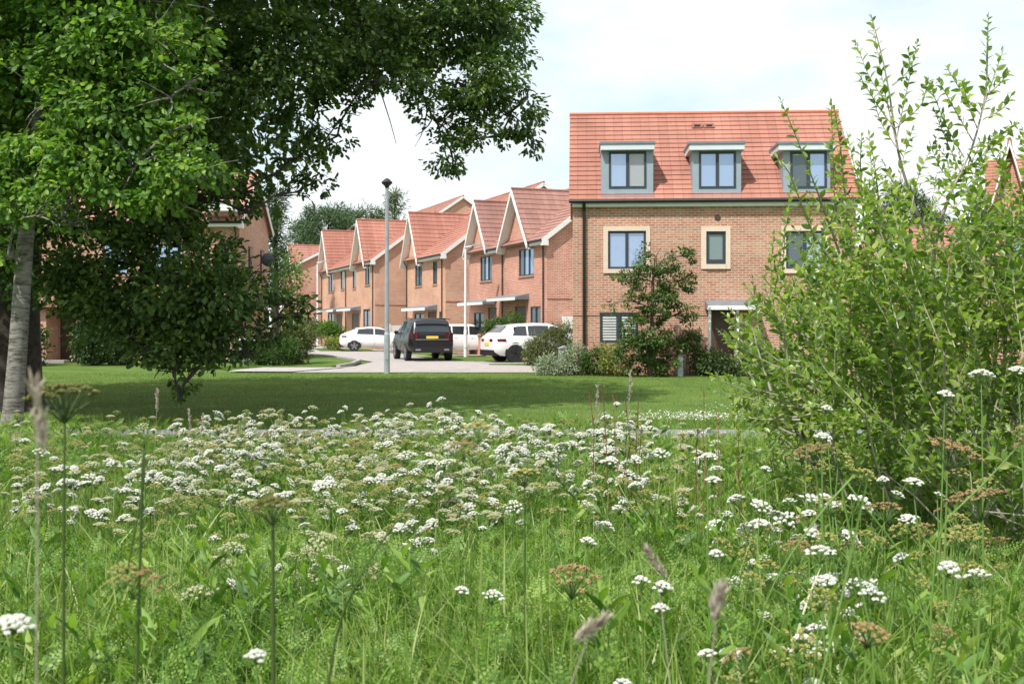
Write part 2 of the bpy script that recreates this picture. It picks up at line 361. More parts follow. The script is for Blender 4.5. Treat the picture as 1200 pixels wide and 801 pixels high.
sheet('road', [(-7.2, 36.3), (4.0, 36.3), (2.6, 41.5), (-.6, 43.5), (-3.6, 55), (-6.8, 62), (-11, 75), (-17, 95), (-26, 118), (-33, 118), (-24, 92), (-17.5, 76), (-8.4, 54), (-5.9, 47), (-5.9, 42)], .006, M['drive'])
sheet('driveway', [(-7.4, 64.2), (-4.6, 65.0), (-6.2, 70.0), (-10.6, 72), (-12, 69.5)], .010, M['drive'])
sheet('driveway', [(-3.1, 56.3), (-1.6, 56.5), (.5, 62.0), (-3.0, 61.5)], .012, M['drive'])
sheet('driveway', [(-.7, 43.4), (2.4, 44.4), (6, 48.2), (3, 48.6), (-1.6, 47.2)], .014, M['drive'])
sheet('pavement', [(-9.4, 36.6), (-7.25, 36.4), (-6.0, 40.2), (-9.0, 40.2), (-9.4, 38.2)], .03, M['kerb'])
sheet('verge', [(-13, 40.4), (-6.6, 40.4), (-6.4, 42.5), (-6.6, 46.5), (-9.2, 54), (-14, 62), (-22, 62)], .06, M['turf'], .08)
sheet('verge', [(-.2, 43.0), (2.0, 42.3), (1.5, 44.0), (-.9, 43.25)], .05, M['turf'], .05)
kb = MB()
kp = [(-6.3, 40.2, .06), (-6.15, 42.6, .06), (-6.4, 46.6, .06), (-9.05, 54.1, .06), (-13.8, 62.2, .06)]
for a, c_ in zip(kp, kp[1:]): kb.bar(a, c_, .14, .12)
tag(kb.build('kerb', M['kerb']), kind='structure')
sheet('front_garden', [(-2.6, 47.6), (-.9, 47.6), (-2.9, 55.5), (-5.0, 55.5)], .02, M['turf'], .03)
sheet('front_garden', [(-11.5, 66.5), (-8.0, 65.9), (-9.5, 72.8), (-13, 72.8)], .02, M['turf'], .03)

# ------------------------------------------------------------ buildings
TH = math.atan2(490, F)                      # street direction, left of straight ahead
def tile_plane(mb, A, B, C, D, gauge=.25, lip=.028):
    """stepped tile courses: A,B eave left/right, D,C ridge left/right, seen from outside"""
    A, B, C, D = [Vector(p) for p in (A, B, C, D)]
    n_ = (B-A).cross(D-A).normalized(); n = max(2, int(round((D-A).length/gauge)))
    for i in range(n):
        t0, t1 = i/n, (i+1)/n
        a = A.lerp(D, t0); b_ = B.lerp(C, t0); c_ = B.lerp(C, t1); d = A.lerp(D, t1)
        mb.face([a+n_*lip, b_+n_*lip, c_+n_*.004, d+n_*.004])
        mb.face([a-n_*.01, b_-n_*.01, b_+n_*lip, a+n_*lip])
    e0 = -n_*.09
    mb.face([D+e0, C+e0, B+e0, A+e0]); mb.face([A, A+e0, B+e0, B])
    mb.face([A, D, D+e0, A+e0]); mb.face([B, B+e0, C+e0, C]); mb.face([D, C, C+e0, D+e0])
def wall_holes(mb, x0, x1, z0, z1, holes, depth=.1):
    xs = sorted(set([x0, x1]+[h[0] for h in holes]+[h[1] for h in holes])); zs = sorted(set([z0, z1]+[h[2] for h in holes]+[h[3] for h in holes]))
    for i in range(len(xs)-1):
        for j in range(len(zs)-1):
            cx, cz = (xs[i]+xs[i+1])/2, (zs[j]+zs[j+1])/2
            if any(h[0] < cx < h[1] and h[2] < cz < h[3] for h in holes): continue
            mb.face([(xs[i], 0, zs[j]), (xs[i+1], 0, zs[j]), (xs[i+1], 0, zs[j+1]), (xs[i], 0, zs[j+1])])
    for a, b_, c_, d in holes:
        e_ = depth
        mb.face([(a, 0, c_), (a, e_, c_), (a, e_, d), (a, 0, d)][::-1]); mb.face([(b_, 0, c_), (b_, e_, c_), (b_, e_, d), (b_, 0, d)])
        mb.face([(a, 0, d), (a, e_, d), (b_, e_, d), (b_, 0, d)][::-1]); mb.face([(a, 0, c_), (a, e_, c_), (b_, e_, c_), (b_, 0, c_)])
        mb.face([(a, e_, c_), (b_, e_, c_), (b_, e_, d), (a, e_, d)])
def window(root, x0, x1, z0, z1, y=.05, lights=2, gl='glass', sill=True, fw=.06, blinds=False, drop=0, sillmat=None, label=None):
    """frame at depth y; panes are sub-parts"""
    b_ = MB(); h0, h1 = y-.035, y+.035
    b_.box(x0, x0+fw, h0, h1, z0, z1).box(x1-fw, x1, h0, h1, z0, z1).box(x0+fw, x1-fw, h0, h1, z1-fw, z1).box(x0+fw, x1-fw, h0, h1, z0, z0+fw)
    wd = (x1-x0)/lights
    for i in range(1, lights): xm = x0+wd*i; b_.box(xm-fw*.7, xm+fw*.7, h0-.004, h1, z0+fw, z1-fw)
    if drop: b_.box(x0+fw, x1-fw, h0-.003, h1, z0+drop, z0+drop+fw)
    fr = b_.build('window', M['frame'], root)
    if label: fr['label'] = label
    for i in range(lights):
        a = x0+wd*i+fw*.7; c_ = x0+wd*(i+1)-fw*.7
        MB().box(a, c_, y+.005, y+.02, z0+fw*.8, z1-fw*.8).build('pane', M[gl[i] if isinstance(gl, (list, tuple)) else gl], fr)
    if blinds:
        s_ = MB(); k = z0+fw+.03
        while k < z1-fw-.02:
            for i in range(lights): s_.box(x0+wd*i+fw+.02, x0+wd*(i+1)-fw-.02, y-.002, y+.004, k, k+.05)
            k += .085
        s_.build('blind', M['blind'], fr)
    if sill: MB().box(x0-.05, x1+.05, -.05, y-.036, z0-.07, z0-.002).build('sill', sillmat or M['frame'], fr)
    return fr
class Front:
    """local coordinates of a house front seen in the photo"""
    def __init__(s, o, ang): s.o = np.array(o); s.a = ang; s.d = np.array([math.cos(ang), math.sin(ang)])
    def x(s, px):
        c_ = (px-600)/F; return (c_*s.o[1]-s.o[0])/(s.d[0]-c_*s.d[1])
    def z(s, px, py):
        Y = s.o[1]+s.d[1]*s.x(px); return EYE+(HZ-py)/F*Y
    def rect(s, a, b_, c_, d):
        pm = (a+b_)/2; return (s.x(a), s.x(b_), s.z(pm, d), s.z(pm, c_))
def downpipe(root, x, z1, y=-.07):
    MB().tube([(x, -.22, z1), (x, y, z1-.25), (x, y, .05)], .035, 8).build('downpipe', M['black'], root)
def canopy(root, x0, x1, z, depth=.75, th=.14, posts=()):
    MB().prism([(-depth, z), (-.002, z), (-.002, z+th+.16), (-depth, z+th)], x0, x1, 'x').build('porch_roof', M['lead'], root)
    MB().box(x0-.02, x1+.02, -depth-.03, -depth-.003, z-.03, z+th-.02).build('porch_fascia', M['white'], root)
    for p in posts: MB().box(p-.04, p+.04, -depth+.05, -depth+.13, 0, z-.003).build('porch_post', M['white'], root)
def door(root, x0, x1, z1, mat='door', y=.08):
    d = MB().box(x0, x1, y-.03, y+.02, .02, z1).box(x0+.12, x1-.12, y-.045, y-.031, 1.1, z1-.25).build('door', M[mat], root)
    MB().tube([(x1-.1, y-.06, .95), (x1-.1, y-.06, 1.2)], .02, 6).build('handle', M['steel'], d)
def gable_house(name, origin, ang, Lx, D, eave, pitch, label, wallm, tilem, gables=(), rects=(), doors=(), canopies=(), pipes=(), over=.3, band=None, sides=True, posts=(), cat='house', group=None, gauge=.3):
    """front faces -y, ridge along x, steep cross gables (x0, x1, apex z, foot z) at the front"""
    root = empty(name, (origin[0], origin[1], 0), ang, label, cat, group)
    tp = math.tan(pitch); rz = eave+tp*(D/2)
    holes = [(a, b_, c_, d) for a, b_, c_, d, *_ in rects]+[(a, b_, 0.02, d) for a, b_, d in doors]
    mb = MB(); wall_holes(mb, 0, Lx, -.1, eave, holes)
    for g0, g1, ga, gf in gables:
        mb.face([(g0, 0, eave), (g1, 0, eave), ((g0+g1)/2, 0, eave+(ga-eave)*.97)])
    for x, s_ in ((0, 1), (Lx, -1)):
        q = [(x, 0, -.1), (x, D, -.1), (x, D, eave), (x, D/2, rz-.05), (x, 0, eave)]
        mb.face(q[::-1] if s_ == 1 else q)
    mb.face([(Lx, D, -.1), (0, D, -.1), (0, D, eave), (Lx, D, eave)])
    wl = mb.build('wall', M[wallm], root)
    rb = MB(); vo = .18
    e_y = -over; e_z = eave-over*tp+.06
    spans = [(-vo, Lx+vo)]
    tile_plane(rb, (-vo, e_y, e_z), (Lx+vo, e_y, e_z), (Lx+vo, D/2, rz+.06), (-vo, D/2, rz+.06), gauge)
    tile_plane(rb, (Lx+vo, D+over, e_z), (-vo, D+over, e_z), (-vo, D/2, rz+.06), (Lx+vo, D/2, rz+.06), gauge)
    for g0, g1, ga, gf in gables:
        xc = (g0+g1)/2; y1 = min(D/2, (ga-eave)/tp)+.05; yf = max(.1, (gf-eave)/tp+.25); fo = -.38
        tile_plane(rb, (g0-.12, yf, gf), (g0-.12, fo, gf), (xc, fo, ga+.05), (xc, y1, ga+.05), gauge)
        tile_plane(rb, (g1+.12, fo, gf), (g1+.12, yf, gf), (xc, y1, ga+.05), (xc, fo, ga+.05), gauge)
    rf = rb.build('roof', M[tilem], root)
    rr = MB(); rr.tube([(-vo, D/2, rz+.07), (Lx+vo, D/2, rz+.07)], .07, 8)
    for g0, g1, ga, gf in gables: rr.tube([((g0+g1)/2, -.38, ga+.07), ((g0+g1)/2, min(D/2, (ga-eave)/tp)+.05, ga+.07)], .06, 8)
    rr.build('ridge_tile', M[tilem], rf)
    # barge boards and soffits
    for g0, g1, ga, gf in gables:
        xc = (g0+g1)/2; bb = MB()
        for gx, s_ in ((g0-.14, 1), (g1+.14, -1)):
            d = Vector((xc-gx, 0, ga-gf)).normalized(); wv = .24
            o = [(gx, gf-.12), (gx, gf+.06), (xc, ga+.06), (xc, ga-.26)]
            o = [(gx, gf-.20), (gx, gf+.0), (xc, ga+.02), (xc, ga-.24)]
            if s_ == -1: o = o[::-1]
            bb.prism(o, -.40-.02, -.36, 'y')
            # sloping soffit back to the wall
            n2 = .10
            bb.prism([(gx+s_*.02, gf-.22), (gx+s_*.02, gf-.18), (xc, ga-.19), (xc, ga-.23)][::s_], -.359, -.001, 'y')
        bb.build('barge_board', M['white'], root)
    for x in (-vo, Lx+vo):
        bb = MB(); bb.bar((x, e_y, e_z-.1), (x, D/2, rz-.04), .035, .2, (0, 0, 1)); bb.bar((x, D+over, e_z-.1), (x, D/2, rz-.04), .035, .2)
        bb.bar((x*1.0 - (.08 if x > 0 else -.08), e_y, e_z-.16), (x-(.08 if x > 0 else -.08), D/2, rz-.1), .16, .03)
        bx_ = (x-.18, x+.02) if x > 0 else (x-.02, x+.18)
        bb.box(bx_[0], bx_[1], e_y-.01, .0, e_z-.28, e_z-.05)
        bb.build('verge_board', M['white'], root)
    # eaves fascia and gutter between the gables
    ed = sorted([(g0-.14, g1+.14) for g0, g1, _, _ in gables]); cur = -vo; segs = []
    for a, b_ in ed:
        if a-cur > .25: segs.append((cur, a))
        cur = b_
    if Lx+vo-cur > .25: segs.append((cur, Lx+vo))
    for a, b_ in segs:
        MB().box(a, b_, e_y+.01, e_y+.04, e_z-.22, e_z-.03).box(a, b_, e_y+.041, -.002, e_z-.22, e_z-.19).build('fascia', M['white'], root)
        MB().tube([(a, e_y-.05, e_z-.04), (b_, e_y-.05, e_z-.04)], .055, 8).build('gutter', M['black'], root)
    for r_ in rects:
        a, b_, c_, d = r_[:4]; kw = r_[4] if len(r_) > 4 else {}
        window(root, a, b_, c_, d, **kw)
    for a, b_, d in doors: door(root, a+.01, b_-.01, d-.02)
    for c_ in canopies: canopy(root, *c_)
    for p, zz in pipes: downpipe(root, p, zz)
    if band:
        for z_ in band:
            s_ = MB(); s_.box(Lx+.002, Lx+.03, .0, D, z_, z_+.08); s_.build('string_course', M['brick_red'], root)
    return root, wl

U = np.array([-math.sin(TH), math.cos(TH)])                 # along the street, away
ST = -(math.pi/2-TH)                                        # rotation of street fronts
def street(corner, Ln):                                      # near right corner -> origin at far left
    c_ = np.array(corner)+U*Ln; return c_
# brown roofed semi-detached pair (nearest)
L1 = 10.95; o1 = street((1.56, 49.5), L1); f1 = Front(o1, ST)
def gb(f, a, b_, pxa, pya, zf): return (f.x(a), f.x(b_), f.z(pxa, pya), zf)
sil = {'sillmat': M['brick_band'], 'gl': 'glass'}
gable_house('brick_house', o1, ST, L1, 7.6, 5.55, R(37), 'red brick pair of houses with brown tiled twin gables behind the white crossover', 'brick_red', 'tile_brown',
    gables=[(f1.x(551.5), f1.x(576), f1.z(561.8, 237.5), 5.35), (f1.x(592), f1.x(625.2), f1.z(607.3, 223), 5.25)],
    rects=[(*f1.rect(563, 576.5, 300, 329), dict(sil, lights=3, gl=['glass_dark', 'glass', 'glass_dark'])), (*f1.rect(608, 625.5, 291, 323), dict(sil, lights=3, gl=['glass_dark', 'glass', 'glass'])),
           (*f1.rect(555.5, 567, 366, 391), dict(sil, gl='glass_dark')), (*f1.rect(621.5, 633.5, 359, 390), dict(sil, lights=2, gl='glass_dark'))],
    doors=[(f1.x(572), f1.x(582), 2.45), (f1.x(603.5), f1.x(616), 2.45)],
    canopies=[(f1.x(551), f1.x(581.5), 2.62, .7, .12), (f1.x(586.5), f1.x(620), 2.75, .7, .12)],
    pipes=[(f1.x(590), 5.3), (f1.x(638), 5.3)], band=[2.75, .35])
# detached, orange roof
L2 = 8.4; o2 = street((-3.76, 62.6), L2); f2 = Front(o2, ST)
gable_house('brick_house', o2, ST, L2, 7.6, 5.75, R(37), 'tan detached house with one orange tiled gable, behind the black off-roader', 'brick_orange', 'tile_orange',
    gables=[(f2.x(476.5), f2.x(494.7), f2.z(483, 251), 5.35)],
    rects=[(*f2.rect(486.5, 494.6, 310, 335), dict(sil, gl='glass_dark')), (*f2.rect(507.3, 512.3, 306, 333), dict(sil, lights=1, gl='glass_dark')), (*f2.rect(485.8, 497, 367, 388), dict(sil, gl='glass_dark')),
           (*f2.rect(514.5, 517.5, 365, 395), dict(sil, lights=1, gl='glass_dark', sill=False))],
    doors=[(f2.x(501.5), f2.x(511.5), 2.35)], canopies=[(f2.x(484.5), f2.x(512.5), 2.45)], pipes=[(f2.x(477.6), 5.5), (f2.x(519), 5.5)], band=[2.9])
# far pair, orange roof
L3 = 18.2; o3 = street((-9.06, 73.2), L3); f3 = Front(o3, ST)
gable_house('brick_house', o3, ST, L3, 8.2, 6.0, R(37), 'long tan pair of houses with two orange tiled gables behind the white hatchback', 'brick_orange', 'tile_orange',
    gables=[(f3.x(377), f3.x(389), f3.z(384, 270.5), 5.6), (f3.x(417), f3.x(432), f3.z(425.4, 258), 5.6)],
    rects=[(*f3.rect(384.8, 390.2, 319, 342), dict(sil, gl='glass_dark')), (*f3.rect(399.3, 403.6, 317, 339), dict(sil, lights=1, gl='glass_dark')), (*f3.rect(413.4, 417.4, 314, 338), dict(sil, lights=1, gl='glass_dark')),
           (*f3.rect(427.9, 433.6, 311, 334), dict(sil, gl='glass_dark')), (*f3.rect(425.7, 433.8, 362, 383), dict(sil, gl='glass_dark')), (*f3.rect(384.3, 391, 367, 382), dict(sil, gl='glass_dark'))],
    doors=[(f3.x(394.5), f3.x(401), 2.4), (f3.x(412.5), f3.x(420.5), 2.4)], canopies=[(f3.x(384.8), f3.x(402), 2.6), (f3.x(406.5), f3.x(423), 2.6)],
    pipes=[(f3.x(378), 5.7), (f3.x(406), 5.7), (f3.x(437.8), 5.7)], band=[2.9])
# next house up the street
o4 = street((-18.3, 95), 9.0); f4 = Front(o4, ST)
gable_house('brick_house', o4, ST, 9.0, 8.4, 6.9, R(27), 'farthest brick house up the street with dusky pink roof, left of the others', 'brick_red', 'tile_pink',
    gables=[(4.0, 7.4, 8.6, 6.4)], rects=[(5, 6.6, 3.6, 5.2, dict(sil)), (1.4, 2.6, 3.6, 5.2, dict(sil)), (5, 6.6, .8, 2.2, dict(sil))], doors=[(2, 3, 2.2)], pipes=[(8.7, 6.5)])
# bigger roofs standing behind the row
def back_gable(apex, Y, z, half, ridge_len, label, wallm, tilem, eave):
    """gable end towards the camera: ridge runs up the street"""
    ax = (apex-600)/F*Y; v = np.array([math.cos(TH), math.sin(TH)]); c_ = np.array([ax, Y])-v*half      # near right corner
    rise = z-eave; pitch = math.atan(rise/half); o = c_+U*ridge_len
    return gable_house('brick_house', o, ST, ridge_len, half*2, eave, pitch, label, wallm, tilem,
        rects=[(2, 3.4, 3.4, 4.8, dict(sil)), (6, 7.4, 3.4, 4.8, dict(sil)), (2, 3.4, .9, 2.2, dict(sil))], doors=[(4, 5, 2.2)], over=.3)
back_gable(542.4, 95, EYE+152.5/F*95-.1, 3.8, 14.0, 'taller roof with a brick gable peak, behind the tan detached house', 'brick_orange', 'tile_pink', 10.0)
back_gable(636, 66, EYE+168.5/F*66-.1, 4.0, 12, 'orange roof peeping over the brown roofs beside the three storey block', 'brick_orange', 'tile_orange', 7.2)
back_gable(425, 112, EYE+125.5/F*112, 3.8, 12, 'dull brown roof just showing behind the ridge of the long orange roofed pair', 'brick_red', 'tile_brown', 9.4)

# three storey block with dormers ---------------------------------
AM = R(-3.5); om = (1.92, 35.0); fm = Front(om, AM)
root = empty('apartment_block', (om[0], om[1], 0), AM, 'wide tan brick block with red tiled roof, three grey dormers and stone framed windows', 'house')
LM = fm.x(1003); DM = 5.8; EV = 5.42
hs = []
fl_wins = [fm.rect(712.5, 757, 270.5, 315), fm.rect(827.5, 850.5, 271, 309.5), fm.rect(921, 966, 270.5, 315)]
gr_wins = [fm.rect(703, 748, 366, 402), fm.rect(935, 972, 366, 402)]
dr = (fm.x(833), fm.x(860), 2.1)
mb = MB(); wall_holes(mb, 0, LM, -.1, EV, [tuple(r_) for r_ in fl_wins+gr_wins]+[(dr[0], dr[1], .02, dr[2])])
for x, s_ in ((0, 1), (LM, -1)):
    q = [(x, 0, -.1), (x, DM, -.1), (x, DM, EV), (x, DM/2, 8.6), (x, 0, EV)]; mb.face(q[::-1] if s_ == 1 else q)
mb.face([(LM, DM, -.1), (0, DM, -.1), (0, DM, EV), (LM, DM, EV)]); mb.build('wall', M['brick_tan'], root)
RZ = 8.72; ez = EV+.06; ey = -.16; rb = MB()
tile_plane(rb, (-.12, ey, ez), (LM+.12, ey, ez), (LM+.12, DM/2, RZ), (-.12, DM/2, RZ), .235, .03)
tile_plane(rb, (LM+.12, DM-ey, ez), (-.12, DM-ey, ez), (-.12, DM/2, RZ), (LM+.12, DM/2, RZ), .235, .03)
rf = rb.build('roof', M['tile_orange'], root)
MB().tube([(-.13, DM/2, RZ+.01), (LM+.13, DM/2, RZ+.01)], .07, 8).build('ridge_tile', M['ridge'], rf)
for xv in (fm.x(826), fm.x(841)):
    zz = 8.15; yy = (zz-ez)/((RZ-ez)/(DM/2-ey))+ey
    v_ = MB().box(xv-.17, xv+.17, yy-.10, yy+.05, zz-.02, zz+.12).build('roof_vent', M['tile_pink'], root)
    MB().box(xv-.10, xv+.10, yy-.108, yy-.102, zz+.02, zz+.08).build('slot', M['dark'], v_)
MB().box(-.02, LM+.02, ey+.03, ey+.05, EV-.16, EV+.0).box(-.02, LM+.02, ey+.051, -.002, EV-.16, EV-.14).build('fascia', M['white'], root)
MB().tube([(-.12, ey-.04, EV+.01), (LM+.12, ey-.04, EV+.01)], .06, 8).build('gutter', M['black'], root)
MB().tube([(fm.x(684.5), ey-.04, EV-.03), (fm.x(684.5), -.08, EV-.3), (fm.x(684.5), -.08, .05)], .05, 8).build('downpipe', M['black'], root)
s_ = MB()
for r_, sr in zip(fl_wins, (fm.rect(707, 762, 265, 320), fm.rect(821.5, 856, 265.5, 315), fm.rect(915.5, 972, 265, 320))):
    s_ = MB(); a, b_, c_, d = r_; A_, B_, C_, D_ = sr; y0, y1 = -.035, -.002
    s_.box(A_, a, y0, .08, C_, D_).box(b_, B_, y0, .08, C_, D_).box(a, b_, y0, .08, d, D_).box(a, b_, y0-.02, .08, C_, c_); s_.build('window_surround', M['stone'], root)
window(root, *fl_wins[0], lights=2, gl=['glass', 'glass'], sill=False, fw=.07); window(root, *fl_wins[1], lights=1, gl='glass_green', sill=False, fw=.09, drop=.06); window(root, *fl_wins[2], lights=2, gl=['glass_dark', 'glass'], sill=False, fw=.07)
for r_ in gr_wins: window(root, *r_, lights=2, gl='glass_dark', sill=False, fw=.07, blinds=True, label='window with white slatted blinds')
for z_ in (fm.z(720, 364), fm.z(720, 410)):
    for a, b_ in ((0, gr_wins[0][0]-.01), (gr_wins[0][1]+.01, dr[0]-.1), (dr[1]+.1, gr_wins[1][0]-.01), (gr_wins[1][1]+.01, LM)):
        MB().box(a, b_, -.02, -.002, z_-.15, z_+.0).build('string_course', M['brick_band'], root)
canopy(root, fm.x(826), fm.x(886), fm.z(850, 362), .7, .12, (fm.x(829), fm.x(861))); door(root, dr[0]+.01, dr[1]-.01, dr[2]-.02)
for (vx, vy, mt) in ((841, 255, 'brick_flue'), (713, 350, 'brick_band')):
    x_, z_ = fm.x(vx), fm.z(vx, vy); MB().lathe([(.001, -.02), (.09, -.02), (.10, -.002), (.06, .01)], (x_, 0, z_), 10, 'y').build('wall_vent', M[mt], root)
for (pa, pb, wa, wb, fa, fb, gl) in ((704.5, 765.5, 713.5, 757.5, 701, 769, ['glass', 'glass_curtain']), (811.5, 868.5, 819, 862.5, 804.5, 874, ['glass', 'glass']), (918, 973, 926, 969, 908.5, 980, ['glass_dark', 'glass'])):
    dm = []
    x0, x1 = fm.x(pa), fm.x(pb); zb, zt = fm.z(pa, 229), fm.z(pa, 177); wx0, wx1 = fm.x(wa), fm.x(wb); wz0, wz1 = fm.z(pa, 221), fm.z(pa, 177.5); sl = (RZ-ez)/(DM/2-ey)
    b_ = MB(); yb = lambda z_: (z_-ez)/sl+ey+.03
    wall_holes(b_, x0, x1, zb, zt, [(wx0, wx1, wz0, wz1-.01)], .08)
    for x_ in (x0, x1):
        b_.face([(x_, 0, zb), (x_, yb(zb), zb), (x_, yb(zt), zt), (x_, 0, zt)][::(1 if x_ == x1 else -1)])
    b_.box(x0-.02, x1+.02, -.10, -.003, zb-.05, zb-.003)
    dmr = b_.build('dormer', M['grey_metal'], root)
    ff0, ff1 = fm.x(fa)+.07, fm.x(fb)-.07; zt2 = fm.z(pa, 168.5)
    MB().box(ff0, ff1, -.22, yb(zt2)-.05, zt+.002, zt2-.045).build('dormer_fascia', M['dormer_white'], dmr)
    MB().box(ff0-.03, ff1+.03, -.25, yb(zt2)+.1, zt2-.043, zt2+.03).build('dormer_roof', M['lead'], dmr)
    wn = window(dmr, wx0, wx1, wz0, wz1-.01, y=.02, lights=2, gl=gl, sill=False, fw=.07)
    # keep panes inside the frame's mesh level: thing > part > sub-part
    fix = [wn]+list(wn.children)
    for k, o_ in enumerate(fix):
        if k == 0: o_.parent = root
MB().box(LM+.03, LM+.04, 0, .1, 0, .1)

# left house, mostly behind the oak --------------------------------
ol = (-26.5, 47.0); fl = Front(ol, 0); LL = -11.55+26.5
rl, wl = gable_house('brick_house', ol, 0, LL, 5.6, 6.1, R(38), 'brown brick house at the far left, mostly hidden behind the dark oak boughs', 'brick_tan', 'tile_pink',
    rects=[(fl.x(95), fl.x(130), .9, 2.1, dict(sil, gl='glass_dark')), (fl.x(180), fl.x(215), 3.7, 5.0, dict(sil)), (fl.x(120), fl.x(150), 3.7, 5.0, dict(sil)), (fl.x(225), fl.x(250), .9, 2.2, dict(sil, gl='glass_dark')), (fl.x(252), fl.x(268), 3.7, 5.0, dict(sil, gl='glass_dark'))],
    doors=[(fl.x(70), fl.x(90), 2.15)], pipes=[(LL-.15, 5.7)])
# narrow windows in the end wall facing the street
for (ya, yb_) in ((1.6, 2.1), (3.9, 4.5)):
    fr = MB().box(LL+.002, LL+.05, ya, yb_, 3.5, 5.0).build('window', M['frame'], rl); MB().box(LL+.051, LL+.06, ya+.06, yb_-.06, 3.56, 4.94).build('pane', M['glass_dark'], fr)
d_ = MB().box(fl.x(243), fl.x(281), -1.0, -.003, 6.3, 6.55).build('bay_roof', M['white'], rl)
MB().box(fl.x(246), fl.x(279), -.9, -.003, 6.56, 6.7).build('bay_flashing', M['lead'], rl)
pb = MB().box(fl.x(54), fl.x(68), -1.2, -.003, 0, 2.3).build('porch_pier', M['brick_red'], rl)
MB().prism([(-1.5, 2.3), (-.003, 2.3), (-.003, 3.0), (-1.5, 2.45)], fl.x(50), fl.x(95), 'x').build('porch_roof', M['tile_pink'], rl)
MB().box(fl.x(42), fl.x(95), -1.8, -1.21, 0, .12).build('doorstep', M['kerb'], rl)
sdh = empty('satellite_dish', (-11.15, 49.9, 4.5), R(25), 'dark round satellite dish on the end wall of the far left house', 'dish')
MB().lathe([(.02, -.03), (.18, -.0), (.29, .05), (.30, .055), (.19, .02), (.02, 0)], (.15, -.1, 0), 20, 'y').build('dish', M['frame'], sdh); MB().tube([(-.3, .1, -.3), (.15, .0, -.02)], .02).tube([(.15, -.1, -.3), (.15, -.5, -.05)], .012).build('bracket', M['frame'], sdh)

# right hand houses behind the bush --------------------------------
orr = P(1158, 381, 46)[:2]; fr_ = Front(orr, R(-24))
gable_house('brick_house', orr, R(-24), 9, 8, 6.2, R(33), 'red brick house with a steep orange gable at the right edge of the photo', 'brick_red', 'tile_orange',
    gables=[(.15, fr_.x(1204), fr_.z(1180, 166), 6.15)], rects=[(.8, 2.2, 3.6, 5.0, dict(sil)), (4, 5.6, 3.6, 5, dict(sil)), (.8, 2.2, .9, 2.2, dict(sil))], doors=[(4, 5, 2.2)])
o6 = P(1042, 381, 62)[:2]
gable_house('brick_house', o6, R(-8), 12, 9, 4.9, R(29), 'low house with a plain brown roof seen through the top of the willow bush', 'brick_red', 'tile_brown', rects=[(1, 2.4, 3.2, 4.4, dict(sil)), (5, 6.4, 3.2, 4.4, dict(sil))], doors=[(3.2, 4.2, 2.2)])
o7 = P(1000, 381, 52)[:2]
gable_house('garage', o7, R(-30), 4.2, 6, 3.9, R(35), 'small brick garage with white edged roof between the block and the brown roofed house', 'brick_red', 'tile_pink', gables=[(.7, 3.5, 5.5, 3.7)], doors=[(.9, 3.3, 2.2)], cat='garage')

